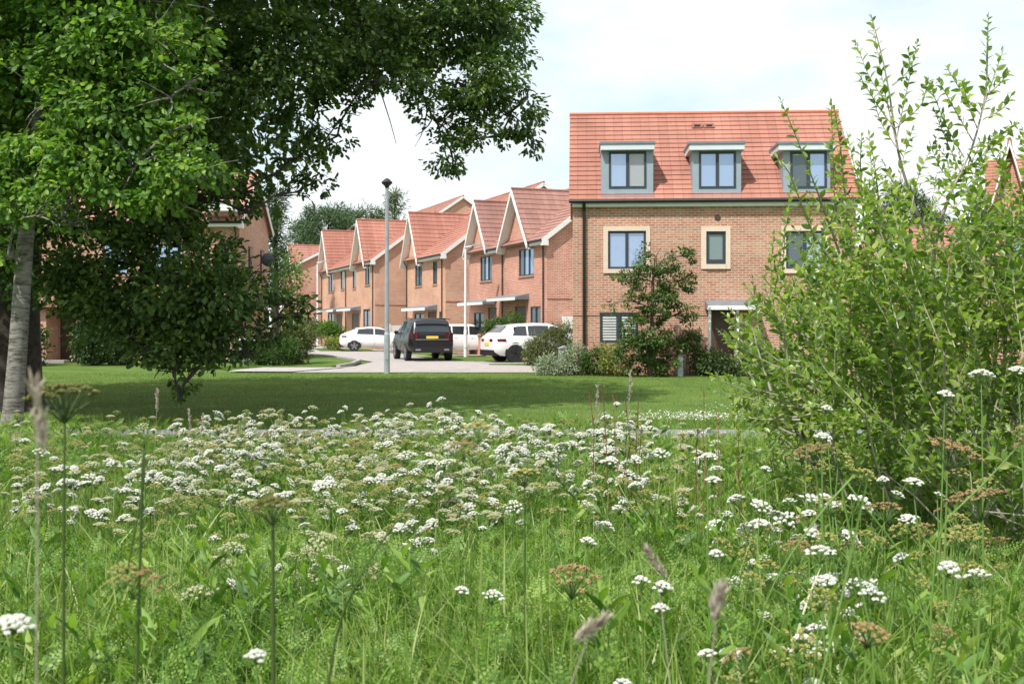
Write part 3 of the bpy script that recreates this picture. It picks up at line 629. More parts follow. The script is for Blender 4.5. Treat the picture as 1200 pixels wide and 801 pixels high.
# ------------------------------------------------------------ vehicles
def interp(xs, ys, x): return float(np.interp(x, xs, ys))
def car(name, loc, heading, Lc, W, prof, belt, zb, wheel_x, wr, paint, label, spec):
    """x forward (rear at 0), prof = [(x, ztop)] ; heading = direction angle of the nose"""
    root = empty(name, (loc[0], loc[1], 0), heading, label, 'car')
    xs = [p[0] for p in prof]; zt = [p[1] for p in prof]
    st = sorted(set(list(np.linspace(0, Lc, 34))+xs)); rings = []
    bx_, bz = zip(*belt)
    def section(x):
        top = interp(xs, zt, x); be = min(interp(bx_, bz, x), top-.02); t_ = min(x, Lc-x); rnd = 1-.16*max(0, 1-t_/.45)**2
        hw = W/2*rnd; k = max(0, min(1, (top-be)/.45)); tw = hw*(1-.22*k)-.02
        lo = zb+.10*max(0, 1-t_/.5)
        return [(-0*hw, lo), (hw*.86, lo), (hw*.97, lo+.1), (hw, lo+.32), (hw*1.0, (lo+be)/2+.1), (hw*.97, be-.04), (hw*.95, be), (tw+(hw*.95-tw)*.5, be+(top-be)*.5), (tw+.01, top-(top-be)*.12), (tw*.88, top-.01*k), (tw*.5, top+.018*k), (0, top+.025*k)]
    for x in st:
        s_ = section(x); rings.append([(x, y, z) for y, z in s_]+[(x, -y, z) for y, z in s_[::-1][1:-1]])
    body = grid_smooth('body', rings, paint, root, close=True)
    me = body.data; import bmesh
    bm = bmesh.new(); bm.from_mesh(me); bm.verts.ensure_lookup_table(); n = len(rings[0])
    bm.faces.new([bm.verts[i] for i in range(n)][::-1]); bm.faces.new([bm.verts[(len(rings)-1)*n+i] for i in range(n)]); bmesh.ops.recalc_face_normals(bm, faces=bm.faces); bm.to_mesh(me); bm.free()
    # glass, 8 mm proud of the body
    def side_pt(x, f_):
        s_ = section(x); a = np.array(s_[6]); b_ = np.array(s_[8]); p = a+(b_-a)*f_; return p[0]+.010, p[1]
    for sg in (1, -1):
        for x0, x1, s0, s1 in spec['side']:
            r2 = []
            for i in range(7):
                x = x0+(x1-x0)*i/6; r2.append([(x, sg*side_pt(x, q)[0], side_pt(x, q)[1]) for q in (.1, .4, .7, .96)])
            if s0: r2[0] = [(x0+s0*(.96-q), sg*side_pt(x0+s0*(.96-q), q)[0], side_pt(x0, q)[1]) for q in (.1, .4, .7, .96)] if s0 < 0 else [(x0+s0*q, sg*side_pt(x0+s0*q, q)[0], side_pt(x0+s0*q, q)[1]) for q in (.1, .4, .7, .96)]
            if s1: r2[-1] = [(x1+s1*(1-q), sg*side_pt(x1+s1*(1-q), q)[0], side_pt(x1+s1*(1-q), q)[1]) for q in (.1, .4, .7, .96)]
            grid_smooth('side_window', r2, M['car_glass'], root)
    for nm, x0, x1 in (('rear_window', *spec['rear']), ('windscreen', *spec['front'])):
        r2 = []
        for i in range(6):
            x = x0+(x1-x0)*i/5; s_ = section(x); wd = s_[8][0]*.93; r2.append([(x+(-.012 if nm[0] == 'r' else .012), wd*q, np.interp(abs(wd*q), [0, s_[10][0], s_[9][0], s_[8][0]], [s_[11][1], s_[10][1], s_[9][1], s_[8][1]])+.012) for q in (-1, -.5, 0, .5, 1)])
        grid_smooth(nm, r2, M['car_glass'], root)
    for sg in (1, -1):
        for wx in wheel_x:
            ar = MB(); ar.lathe([(.01, 0), (wr+.07, 0), (wr+.07, .008)], (wx, 0, wr), 24, 'y')
            ar.v = [(x, sg*(W/2-.01)+sg*y, max(z, zb-.02)) for x, y, z in ar.v]; ar.build('wheel_arch', M['black'], root)
            tw = .24; yo = W/2+.02; yi = yo-tw
            wh = MB(); wh.lathe([(wr*.68, -tw/2), (wr*.96, -tw/2), (wr, -tw/2+.03), (wr, tw/2-.03), (wr*.96, tw/2), (wr*.68, tw/2)], (wx, sg*(yo+yi)/2, wr), 28, 'y'); wo_ = wh.build('wheel', M['tyre'], root)
            rm = MB(); yy = sg*(yo-.012)
            for k in range(5):
                a = k*2*math.pi/5+.3
                for da in (-.16, .16): rm.bar((wx, yy, wr), (wx+wr*.66*math.cos(a+da), yy, wr+wr*.66*math.sin(a+da)), .035, .03, (0, 1, 0))
            rm.lathe([(wr*.60, -.01), (wr*.70, -.01), (wr*.70, .012), (wr*.60, .012)], (wx, yy, wr), 28, 'y')
            rm.build('rim', M[spec['rim']], wo_)
        mx_ = spec['mirror']; yb_ = section(mx_)[6][0]
        MB().lathe([(.02, -.09), (.08, -.08), (.09, .05), (.03, .09)], (mx_, sg*(yb_+.11), interp(bx_, bz, mx_)+.08), 10, 'y').bar((mx_, sg*(yb_-.03), interp(bx_, bz, mx_)), (mx_, sg*(yb_+.08), interp(bx_, bz, mx_)+.05), .05, .03).build('mirror', paint, root)
        # rear lamp wrapping the corner
        lz0, lz1, lw, ll = spec['lamp']
        pts = []
        for x, f_ in ((-.012, 1-lw), (-.012, .7), (.0, .86), (ll*.4, 1.0), (ll, 1.0)):
            xx = max(0, x); s_ = section(xx); hw = max(q[0] for q in s_); pts.append((x, sg*(hw*f_+.012) if f_ > .8 else sg*hw*f_))
        hi = [(x, y, lz1) for x, y in pts]; lo2 = [(x, y, lz0) for x, y in pts]
        grid_smooth('tail_lamp', [lo2, hi], M['red_lamp'], root)
        # headlamp
        s_ = section(Lc-.25); hw = max(q[0] for q in s_)
        MB().box(Lc-.32, Lc-.02, sg*hw-.12, sg*hw+.02, .68, .80).build('headlamp', M['glass'], root)
    MB().box(-.03, .25, -W*.42, W*.42, zb+.02, zb+.26).build('bumper', M['black'], root)
    MB().box(-.022, -.002, -.26, .26, *spec['plate_z']).build('number_plate', M['plate'], root)
    if 'rails' in spec:
        for sg in (1, -1): MB().bar((.75, sg*W*.36, 1.845), (2.7, sg*W*.36, 1.865), .04, .035).build('roof_rail', M['black'], root)
        MB().box(-.03, -.004, -W*.36, W*.36, .925, .95).build('tailgate_trim', M['rim_light'], root)
        MB().box(.02, .12, -W*.40, W*.40, 1.79, 1.825).build('roof_spoiler', paint, root)
        for sg in (1, -1): MB().box(-.045, .0, sg*.62-.11, sg*.62+.11, .47, .53).build('exhaust', M['rim_light'], root)
    else:
        zs_ = interp(xs, zt, spec['sp'])+.028; MB().bar((spec['sp'], -W*.30, zs_), (spec['sp'], W*.30, zs_), .14, .03).build('roof_spoiler', paint, root)
        for sg in (1, -1): MB().box(-.036, -.028, sg*W*.36-.09, sg*W*.36+.09, .42, .46).build('reflector', M['red_lamp'], root)
    for x in spec['seams']:
        s1 = section(x); sm_ = MB()
        for sg in (1, -1): sm_.bar((x, sg*(s1[3][0]+.002), s1[2][1]+.05), (x, sg*(s1[5][0]+.004), s1[5][1]), .012, .012, (0, 1, 0))
        sm_.build('door_seam', M['black'], root)
    for x in spec['handles']:
        for sg in (1, -1): MB().box(x, x+.2, sg*(section(x)[5][0]+.012)-.012, sg*(section(x)[5][0]+.012)+.012, interp(bx_, bz, x)-.15, interp(bx_, bz, x)-.11).build('door_handle', paint, root)
    return root
# white crossover on the near drive
ca = TH
car('parked_car', (-1.05, 46.3), ca, 4.7, 1.92,
    [(0, .98), (.06, 1.06), (.25, 1.20), (.62, 1.50), (1.1, 1.585), (1.9, 1.63), (2.5, 1.62), (3.0, 1.52), (3.7, 1.12), (4.3, 1.0), (4.62, .82), (4.7, .62)],
    [(0, .98), (.5, 1.10), (2, 1.05), (3.7, 1.0), (4.7, .7)], .27, (.92, 3.75), .385, M['white_car'], 'white sporty crossover with black wheels parked on the drive of the brown roofed pair', 
    dict(side=[(.78, 1.45, .28, 0), (1.52, 2.45, 0, 0), (2.52, 3.45, 0, -.55)], rear=(.30, .66), front=(2.75, 3.62), rim='rim_dark', mirror=3.1, lamp=(.88, .99, .55, .5), sp=.66, plate_z=(.72, .84), seams=(1.48, 2.48), handles=(1.6, 2.6)))
# large black off-roader on the road
hb = math.pi/2+R(15)
car('parked_car', (-3.42, 47.6), hb, 4.95, 2.0,
    [(0, 1.12), (.05, 1.22), (.16, 1.48), (.32, 1.74), (.6, 1.80), (1.6, 1.84), (2.7, 1.82), (3.1, 1.74), (3.7, 1.24), (4.5, 1.14), (4.88, 1.02), (4.95, .7)],
    [(0, 1.16), (.5, 1.20), (3.7, 1.14), (4.95, .9)], .36, (1.0, 3.92), .40, M['black_car'], 'large black off-roader with a yellow rear plate standing in the middle of the road', 
    dict(side=[(.55, 1.35, .05, 0), (1.42, 2.35, 0, 0), (2.42, 3.45, 0, -.45)], rear=(.06, .30), front=(2.85, 3.62), rim='rim_light', mirror=3.15, lamp=(.95, 1.22, .22, .16), rails=1, plate_z=(.98, 1.09), seams=(1.38, 2.38, 3.3), handles=(1.5, 2.5)))
# white hatchback by the far pair
car('parked_car', (-10.35, 66.6), R(9), 4.4, 1.8,
    [(0, .88), (.08, 1.0), (.45, 1.16), (1.0, 1.38), (1.7, 1.45), (2.3, 1.43), (2.75, 1.33), (3.45, .99), (4.1, .86), (4.36, .70), (4.4, .5)],
    [(0, .94), (.7, 1.02), (2, .96), (3.5, .88), (4.4, .6)], .24, (.86, 3.55), .335, M['white_car'], 'white hatchback with silver wheels parked before the long orange roofed pair', 
    dict(side=[(1.0, 2.0, .1, 0), (2.07, 3.1, 0, -.55)], rear=(.50, .98), front=(2.5, 3.35), rim='rim_light', mirror=2.75, lamp=(.86, .94, .45, .4), sp=1.0, plate_z=(.5, .6), seams=(1.3, 2.04), handles=(1.5, 2.2)))
# white estate parked between the houses
car('parked_car', (-4.55, 58.6), R(14), 4.5, 1.85,
    [(0, .95), (.05, 1.05), (.2, 1.3), (.42, 1.5), (1.1, 1.60), (2.4, 1.60), (2.8, 1.5), (3.4, 1.08), (4.2, .96), (4.46, .75), (4.5, .55)],
    [(0, 1.0), (.6, 1.05), (2, 1.02), (3.5, .98), (4.5, .6)], .26, (.86, 3.6), .34, M['white_car'], 'white estate car half hidden behind the black off-roader and a white lamp post', 
    dict(side=[(.5, 1.2, .1, 0), (1.27, 2.1, 0, 0), (2.17, 3.1, 0, -.5)], rear=(.1, .4), front=(2.6, 3.35), rim='rim_light', mirror=2.8, lamp=(.8, 1.05, .3, .2), sp=.44, plate_z=(.6, .7), seams=(1.23, 2.13), handles=(1.35, 2.25)))

# ------------------------------------------------------------ lamp posts and small street things
def post(px, py, pyt, label, mat, r_=.075, head='lantern'):
    x, y = G(px, py); H = (py-pyt)*y/F; root = empty('lamp_post', (x, y, 0), 0, label, 'lamp post', 'street lamps on the estate')
    MB().tube([(0, 0, 0), (0, 0, 1.25)], r_*1.25, 14).tube([(0, 0, 1.25), (0, 0, 1.32), (0, 0, H-.2)], [r_*1.25, r_, r_*.72], 14).build('pole', M[mat], root)
    MB().box(-.05, .05, -r_*1.25-.012, -r_*1.1, .45, .95).build('service_door', M[mat], root)
    if head == 'lantern':
        h = MB(); h.lathe([(.06, -.20), (.08, -.14), (.17, -.06), (.18, -.02), (.09, .07), (.02, .11)], (0, 0, H-.05), 16); h.build('lantern', M['black'], root)
    else:
        h = MB(); h.bar((-.05, 0, H-.1), (.55, -.1, H-.02), .05, .05); h.build('arm', M[mat], root)
        MB().prism([(.30, H-.06), (.85, H-.02), (.85, H+.03), (.35, H+.04)], -.22, -.0).build('lantern', M['steel'], root)
    return root
post(453.5, 437.5, 211, 'tall grey lamp post with a small black lantern at the edge of the lawn', 'steel')
post(545.5, 418, 287, 'white lamp post left of the brown roofed pair, beside the white crossover', 'pole_white', .07, 'arm')
post(372, 407, 306, 'white lamp post farthest up the road, before the long orange roofed pair', 'pole_white', .07, 'arm')
bx0 = empty('bollard_light', (*P(797, 440, 33.6)[:2], 0), 0, 'short grey bollard light among the shrubs under the small tree', 'bollard')
MB().box(-.08, .08, -.08, .08, 0, .62).build('post', M['steel'], bx0); MB().box(-.1, .1, -.1, .1, .621, .66).build('cap', M['lead'], bx0); MB().box(-.05, .05, -.085, -.081, .45, .58).build('lens', M['white'], bx0)
ub = empty('utility_cabinet', (*P(661, 420, 35)[:2], 0), R(8), 'pale grey utility cabinet among the silvery shrubs left of the block', 'cabinet')
MB().box(-.16, .16, -.12, .12, 0, .82).build('case', M['steel'], ub); MB().prism([(-.19, .821), (.19, .821), (0.0, .90)], -.15, .15).build('lid', M['steel'], ub); MB().box(-.13, .13, -.128, -.122, .1, .75).build('door', M['steel'], ub)
mbx = empty('meter_box', (*(np.array((1.56, 49.5))+np.array([math.cos(TH), math.sin(TH)])*.95-U*.03), 1.35), ST+math.pi/2, 'small white meter box low on the end wall of the brown roofed pair', 'meter box')
MB().box(-.25, .25, -.16, -.01, 0, .6).build('case', M['white'], mbx); MB().box(-.2, .2, -.17, -.161, .05, .55).build('door', M['white'], mbx)
gt = empty('garden_gate', (*P(458, 400, 68.9)[:2], 0), R(20), 'white boarded garden gate between the hatchback and the orange roofed detached house', 'gate')
g_ = MB()
for i in range(9): g_.box(i*.135, i*.135+.12, -.01, .01, .08, 1.55)
g_.build('board_panel', M['white'], gt); MB().box(0, 1.2, .011, .04, .3, .4).box(0, 1.2, .011, .04, 1.2, 1.3).build('rail', M['white'], gt); MB().box(-.12, -.02, -.05, .05, 0, 1.65).build('gate_post', M['white'], gt); MB().box(1.22, 1.32, -.05, .05, 0, 1.65).build('gate_post', M['white'], gt)
bn = empty('wheelie_bin', (*P(289, 410, 44.0)[:2], 0), R(10), 'pale grey-blue bin standing beside the clipped hedge under the oak boughs', 'bin')
MB().prism([(-.22, .08), (.22, .08), (.28, .95), (-.28, .95)], -.28, .28).build('body', M['grey_metal'], bn); MB().prism([(-.32, .951), (.32, .951), (.28, 1.05), (-.28, 1.02)], -.34, .34).build('lid', M['white'], bn)
for sg in (-1, 1): MB().lathe([(.02, -.03), (.1, -.03), (.1, .03), (.02, .03)], (.2, sg*.25, .1), 14, 'y').build('wheel', M['tyre'], bn)

# ------------------------------------------------------------ foliage
def blob_leaves(tpl, blobs, per_m3, size, cl=.25, per=14, shell=.55, droop=0.0, squash=1):
    """leaves gathered in clusters inside ellipsoids (centre, radii)"""
    pos = []; dirs = []
    for c_, r_ in blobs:
        c_ = np.asarray(c_, float); r_ = np.asarray(r_, float)*np.ones(3); clb, k = cl, per
        if squash < 1: clb = min(cl, float(np.mean(r_))*.6); k = max(10, int(per*(clb/cl)**2))
        nc = max(3, int(per_m3*r_.prod()*4.19*per/k))
        u = rng.normal(size=(nc, 3)); u /= np.linalg.norm(u, axis=1, keepdims=True)
        rad = (shell+(1-shell)*rng.random(nc))**.6 if shell > 0 else rng.random(nc)**(1/3)
        rad *= 1+.05*rng.normal(size=nc); cc = c_+u*rad[:, None]*r_
        
        if squash < 1:
            sq = np.array([1, 1, squash]); g_ = rng.normal(size=(nc, k, 3)); g_ /= np.linalg.norm(g_, axis=2, keepdims=True); g_ *= rng.random((nc, k, 1))**.45; p = cc[:, None]+g_*clb*sq*(.6+.8*rng.random((nc, 1, 1)))
        else: p = cc[:, None]+rng.normal(size=(nc, k, 3))*cl*.5
        p = p.reshape(-1, 3)
        d = (p-np.repeat(cc, k, 0))/clb+np.repeat(u, k, 0)*.5+rng.normal(size=p.shape)*.5; d[:, 2] -= droop
        pos.append(p); dirs.append(d)
    p = np.concatenate(pos); d = np.concatenate(dirs)
    return scatter(tpl, p, frames(d), size*(.65+.7*rng.random(len(p))))
def crown(name, data, mat, parent): return link(name, mesh_np(name, *data, mat), None, parent)

def oak(name, label, base, trunk, tr, blobs, leafm, bark, tpl, per_m3, size, cl, per, extra=None, barkm2=None, limb=.11, squash=.62):
    root = empty(name, (base[0], base[1], 0), 0, label, 'tree'); b0 = np.array([base[0], base[1], 0.])
    tk = np.asarray(trunk, float); ln = [(tk-b0, tr)]
    npos = [p for i, p in enumerate(tk) if i >= 2]; nrad = [tr[i] for i in range(len(tk)) if i >= 2]; H_ = tk[-1][2]
    def td(c_): j = np.argmin(np.abs(tk[:, 2]-c_[2])); return np.linalg.norm((c_-tk[j])[:2])
    for c_, r_ in sorted(blobs, key=lambda q: td(np.asarray(q[0]))):
        c_ = np.asarray(c_, float); A_ = np.array(npos); cost = np.linalg.norm(A_-c_, axis=1)+1.2*np.maximum(0, A_[:, 2]-c_[2]+.3*limb/.11); i = int(np.argmin(cost)); s_ = A_[i]
        L_ = np.linalg.norm(c_-s_); r0 = max(.02, min(nrad[i]*.72, limb*(.35+.14*L_))); pts = curve(s_, c_, 8, .16); rr_ = np.linspace(r0, max(.016, r0*.45), 8); ln.append((pts-b0, rr_))
        npos += list(pts[3:]); nrad += list(rr_[3:])
        for k in range(7):
            e_ = c_+rng.normal(size=3)*np.asarray(r_)*.6; j = rng.integers(4, 8); q = curve(pts[j], e_, 5, .2); ln.append((q-b0, np.linspace(.016, .005, 5)))
    link('trunk', mesh_np('trunk', *tubes(ln, 10), M[bark], True), None, root)
    dat = [blob_leaves(tpl, blobs, per_m3, size, cl, per, .35, .25, squash)]
    if extra: dat.append(extra)
    V, f_, s_ = merge(dat); crown('crown', (V-b0, f_, s_), M[leafm], root)
    return root
def B(px, py, Y, rp, rz=None, ry=None):
    s_ = Y/F; return (P(px, py, Y), (rp*s_, (ry or rp)*s_, (rz or rp)*s_))
ob = [B(515, 20, 20.5, 70), B(580, 45, 21, 42, 55), B(560, 100, 20, 50, 45), B(600, 130, 20.5, 36, 28), B(620, 160, 20.6, 17, 12), B(560, 150, 20, 32, 25), B(528, 175, 20, 22, 40), B(530, 205, 20, 12, 14), B(500, 118, 19.6, 26, 30), B(598, 20, 22, 26, 40), B(616, 105, 21, 16, 18), B(545, 120, 20.4, 26, 22), B(588, 160, 20.2, 20, 16), B(625, 175, 20.6, 9, 8), B(515, 150, 20, 20, 20),
      B(450, 60, 20, 50), B(470, 95, 19.2, 30, 26), B(400, 40, 21, 60), B(340, 60, 19, 60), B(370, 120, 20, 42, 36), B(418, 112, 19.5, 20, 20), B(356, 178, 19.5, 30, 34), B(372, 212, 19.5, 22, 17), B(395, 160, 20, 22, 22), B(348, 225, 19.2, 13, 15), B(292, 100, 18.5, 38, 34), B(290, 60, 20, 60), B(318, 205, 19, 16, 22),
      B(250, 170, 19, 42, 46), B(240, 100, 20, 60), B(180, 60, 21, 80), B(150, 180, 20, 70), B(60, 150, 20, 80), B(60, 40, 22, 90), B(275, 232, 19, 30, 20), B(268, 205, 18.4, 34, 26), B(232, 222, 18.2, 36, 26), B(290, 250, 18.5, 14, 12), B(205, 255, 18, 34, 22), B(200, 230, 19, 50, 34), B(120, 250, 18.6, 55, 32), B(50, 260, 19, 50, 30), B(-30, 200, 20, 80), B(-90, 100, 20, 100),
      # low drooping boughs
      B(110, 320, 18.2, 55, 34), B(170, 300, 18, 50, 36), B(225, 315, 17.6, 48, 34), B(150, 365, 18, 60, 34), B(215, 370, 17.3, 56, 36), B(265, 360, 17.2, 38, 30), B(300, 345, 17.2, 36, 22), B(340, 355, 17.2, 28, 18), B(305, 385, 17, 34, 18), B(255, 400, 17, 40, 20), B(200, 410, 17, 44, 22), B(165, 405, 17.4, 26, 22),
      B(235, 428, 16.8, 26, 10), B(205, 436, 16.8, 22, 16), B(215, 450, 16.8, 14, 12), B(195, 425, 17, 30, 12), B(250, 420, 17, 26, 12), B(210, 465, 16.8, 6, 10), B(180, 424, 17, 8, 6), B(288, 415, 16.9, 16, 8), B(362, 370, 17.3, 16, 8), B(270, 290, 18, 20, 20), B(60, 330, 18.5, 50, 26), B(85, 365, 18.4, 40, 22), B(325, 372, 17.1, 30, 14), B(20, 300, 19, 60, 36), B(240, 345, 17, 70, 40), B(160, 340, 18.6, 80, 50), B(190, 275, 18.6, 46, 34), B(235, 385, 17.6, 55, 30)]
up = [((-8.6, 20.5, 9.6), (7.6, 7.2, 2.6)), ((-8.3, 20.5, 12.5), (5.8, 5.6, 2.8)), ((-14, 21, 6.5), (4.5, 5, 3)), ((-8.5, 25.5, 7.5), (5, 3, 3)), ((-3.5, 24, 8.8), (3.2, 3, 1.6))]
ex = blob_leaves(OAK, up, .45, .26, .8, 46, .3, .1)
oak('oak_tree', 'huge dark oak with a thick black trunk and low sweeping boughs over the lawn', (-9.25, 20.2), [(-9.25, 20.2, -.1), (-9.2, 20.2, .5), (-9.15, 20.2, 2), (-9.1, 20.3, 3.5), (-9.0, 20.4, 5), (-8.8, 20.5, 7.5), (-8.5, 20.6, 11), (-8.4, 20.6, 14)], [.78, .62, .52, .50, .44, .34, .2, .04],
    ob, 'oak_old', 'bark_oak', OAK, 9, .092, .44, 115, ex)
yb_ = [B(40, 40, 16, 60), B(110, 60, 15.7, 60), B(170, 50, 15.6, 46), B(215, 40, 15.8, 32, 26), B(60, 120, 15.6, 60), B(140, 125, 15.4, 56), B(200, 115, 15.4, 44, 34), B(225, 145, 15.3, 24, 18), B(30, 190, 15.5, 50), B(100, 185, 15.2, 52), B(165, 185, 15.2, 48, 36), B(215, 200, 15.2, 44, 26), B(255, 205, 15.3, 22, 14), B(230, 95, 15.6, 26, 16),
      B(190, 230, 15.2, 40, 20), B(140, 225, 15.1, 40, 24), B(20, 235, 15.4, 40, 26), B(60, 250, 15.2, 26, 18), B(90, 265, 15.2, 20, 14), B(-30, 100, 16, 70), B(-40, 200, 16, 60), B(100, 10, 16, 70), B(180, 0, 16.4, 50), B(20, -40, 16.5, 80), B(110, -70, 16.5, 80), B(50, -130, 16.6, 70), B(10, 300, 15.6, 26, 16), B(80, 225, 15, 40, 26), B(110, 120, 16.6, 70)]
oak('young_oak_tree', 'younger bright green oak with a slim pale trunk in front of the huge oak', (-7.18, 15.9), [(-7.2, 15.9, -.1), (-7.15, 15.9, .3), (-7.08, 15.9, 1.2), (-7.0, 15.9, 2.4), (-6.92, 15.9, 3.4), (-6.8, 15.95, 4.6), (-6.7, 16, 6), (-6.7, 16, 7.6)], [.18, .145, .13, .118, .105, .08, .045, .02],
    yb_, 'oak_young', 'bark_young', OAK, 13, .098, .40, 110, None, limb=.045, squash=.55)

def shrub(name, label, blobs, mat, tpl, per_m3, size, cl, per, cat='shrub', shell=.6, stems=5, group=None):
    c0 = np.asarray(blobs[0][0]); root = empty(name, (c0[0], c0[1], 0), 0, label, cat, group); b0 = np.array([c0[0], c0[1], 0.])
    ln = []
    for c_, r_ in blobs:
        for k in range(stems):
            e_ = np.asarray(c_)+rng.normal(size=3)*np.asarray(r_)*.45; e_[2] = max(e_[2], .15); ln.append((curve(b0+rng.normal(size=3)*[.08, .08, 0], e_, 6, .15)-b0, np.linspace(.028, .006, 6)))
    link('stem', mesh_np('stem', *tubes(ln, 5), M['bark_twig'], True), None, root)
    V, f_, s_ = blob_leaves(tpl, blobs, per_m3*2.2, size, cl, per, shell*.7); V = V.copy(); V[:, 2] = np.abs(V[:, 2])
    crown('foliage', (V-b0, f_, s_), M[mat], root); return root
def Bg(px, py, Y, rx, rz, ry=None): s_ = Y/F; return (P(px, py, Y), (rx*s_, (ry or rx)*s_, rz*s_))
# small tree in front of the block
tb = [Bg(770, 310, 33.2, 26, 14), Bg(800, 300, 33, 18, 10), Bg(745, 325, 33.2, 20, 14), Bg(790, 335, 33.4, 26, 18), Bg(765, 350, 33.2, 30, 20), Bg(735, 352, 33, 14, 8), Bg(800, 365, 33.4, 18, 14), Bg(762, 385, 33.2, 30, 24), Bg(745, 405, 33.2, 28, 22), Bg(778, 415, 33.3, 24, 20), Bg(715, 360, 33, 7, 4), Bg(757, 295, 33.2, 8, 12), Bg(755, 430, 33.4, 30, 12), Bg(812, 320, 33, 8, 5)]
oak('small_tree', 'small loose dark green tree growing against the middle of the block', P(762, 440, 33.2)[:2], [P(762, 445, 33.2), P(762, 420, 33.2), P(764, 380, 33.2), P(765, 330, 33.2), P(768, 300, 33.2)], [.09, .075, .055, .04, .015], tb, 'oak_old', 'bark_twig', SMALL, 26, .085, .2, 60, None, limb=.05)
shrub('shrub', 'dark olive rosemary-like hedge between the white crossover and the block', [Bg(645, 405, 42.5, 26, 20), Bg(632, 412, 42.5, 18, 16), Bg(660, 395, 42.8, 14, 18)], 'shrub_brown', NARROW, 70, .10, .16, 20)
shrub('shrub', 'bright green shrub tucked left of the olive hedge', [Bg(622, 412, 43, 8, 12)], 'shrub_bright', SMALL, 120, .07, .14, 14)
shrub('shrub', 'silvery variegated shrub spreading at the left foot of the block', [Bg(655, 428, 34.4, 26, 13), Bg(675, 418, 34.6, 16, 16), Bg(640, 432, 34.2, 14, 8)], 'shrub_silver', SMALL, 150, .06, .14, 16)
shrub('shrub', 'green leafy shrub between the silvery shrub and the yellow one', [Bg(697, 425, 34.2, 16, 15)], 'shrub_mid', SMALL, 170, .07, .14, 14)
shrub('shrub', 'yellow-green shrub at the foot of the small tree', [Bg(722, 427, 34, 20, 15), Bg(712, 415, 34.3, 14, 12)], 'shrub_yellow', SMALL, 160, .06, .14, 16)
shrub('topiary_ball', 'round clipped green bush on the right of the small tree', [Bg(808, 400, 33.8, 15, 14)], 'shrub_mid', SMALL, 500, .04, .08, 18)
shrub('shrub', 'dark low shrub spreading under the porch of the block', [Bg(830, 425, 33.8, 22, 16), Bg(860, 430, 33.8, 24, 12), Bg(895, 428, 33.8, 24, 14), Bg(930, 430, 33.8, 24, 13)], 'shrub_dark', SMALL, 150, .08, .15, 16)
shrub('shrub', 'feathery green shrub behind the white crossover', [Bg(583, 384, 49.0, 16, 10), Bg(600, 378, 49.3, 14, 12), Bg(570, 390, 49.5, 8, 6)], 'shrub_mid', SMALL, 90, .09, .18, 14)
shrub('shrub', 'rounded bright shrub at the front door of the long orange roofed pair', [Bg(385, 386, 71, 12, 9), Bg(397, 392, 71, 8, 8)], 'shrub_bright', SMALL, 80, .12, .2, 14)
shrub('shrub', 'low pale green shrub just left of the white hatchback', [Bg(396, 402, 68, 10, 7), Bg(384, 400, 68.4, 6, 6)], 'shrub_yellow', SMALL, 60, .12, .2, 14)
shrub('hedge', 'clipped rounded hedge below the tips of the oak boughs', [Bg(322, 413, 41.5, 24, 15), Bg(340, 410, 42, 14, 14), Bg(300, 415, 41.5, 16, 13)], 'shrub_mid', SMALL, 110, .07, .14, 18, 'hedge', .75)
shrub('shrub', 'soft tall grassy shrub just right of the clipped hedge', [Bg(350, 404, 43, 12, 22), Bg(362, 395, 44, 10, 14)], 'shrub_brown', NARROW, 80, .16, .2, 18)
shrub('shrub', 'green hedge in the front garden beside the farthest lamp post', [Bg(352, 388, 72, 16, 9), Bg(365, 385, 73, 10, 10)], 'shrub_dark', SMALL, 60, .13, .25, 14)
shrub('ivy_bush', 'glossy ivy covered bush right of the brown front door', [Bg(108, 400, 43.5, 22, 28), Bg(125, 385, 44, 22, 34), Bg(140, 405, 43.8, 18, 24)], 'ivy', SMALL, 90, .10, .16, 18)
shrub('shrub', 'dark bush left of the brown front door under the oak', [Bg(35, 405, 43, 20, 28), Bg(10, 395, 43, 26, 34)], 'shrub_mid', SMALL, 60, .10, .2, 16)
shrub('shrub', 'dark bush against the far left house between ivy and clipped hedge', [Bg(190, 400, 44, 34, 22), Bg(240, 405, 44, 26, 20)], 'shrub_dark', SMALL, 50, .12, .22, 16)
shrub('shrub', 'pale leaved young tree rising left of the farthest lamp post', [Bg(335, 330, 50, 20, 22), Bg(345, 310, 50, 10, 16), Bg(338, 360, 50, 16, 20)], 'shrub_bright', SMALL, 14, .13, .3, 12, 'small tree')
# pines and trees on the skyline
def pine(px, top, Y, hw, label, mat='pine', open_=True, n=26, group=None):
    x = (px-600)/F*Y; H = EYE+(HZ-top)/F*Y; wd = hw*Y/F; root = empty('pine_tree', (x, Y, 0), 0, label, 'tree')
    ln = [(np.array([(0, 0, -.2), (.1, 0, H*.5), (0, .1, H*.97)]), [.32, .2, .04])]; bl = []
    for i in range(n):
        t_ = .35+.62*(i+.5)/n; r_ = wd*(1-((t_-.45)/.6)**2*.55 if open_ else (1.02-t_)*1.6); a = i*2.4; e_ = np.array([math.cos(a)*r_*(.6+.5*rng.random()), math.sin(a)*r_*.8, H*t_+.3])
        ln.append((curve((0, 0, H*t_-.8), e_, 5, .1), np.linspace(.09, .02, 5))); bl.append((e_, (wd*.30+.25, wd*.3+.25, .42 if open_ else .5)))
    bl.append(((0, 0, H*.97), (wd*.25, wd*.25, .5)))
    link('trunk', mesh_np('trunk', *tubes(ln, 6), M['bark_oak'], True), None, root)
    crown('crown', blob_leaves(NEEDLE, bl, 7, .36, .5, 34, .2), M[mat], root)
pine(385, 246, 112, 42, 'broad blue-green pine rising behind the dusky pink roof'); pine(412, 243, 118, 26, 'smaller pine just right of the broad pine on the skyline')
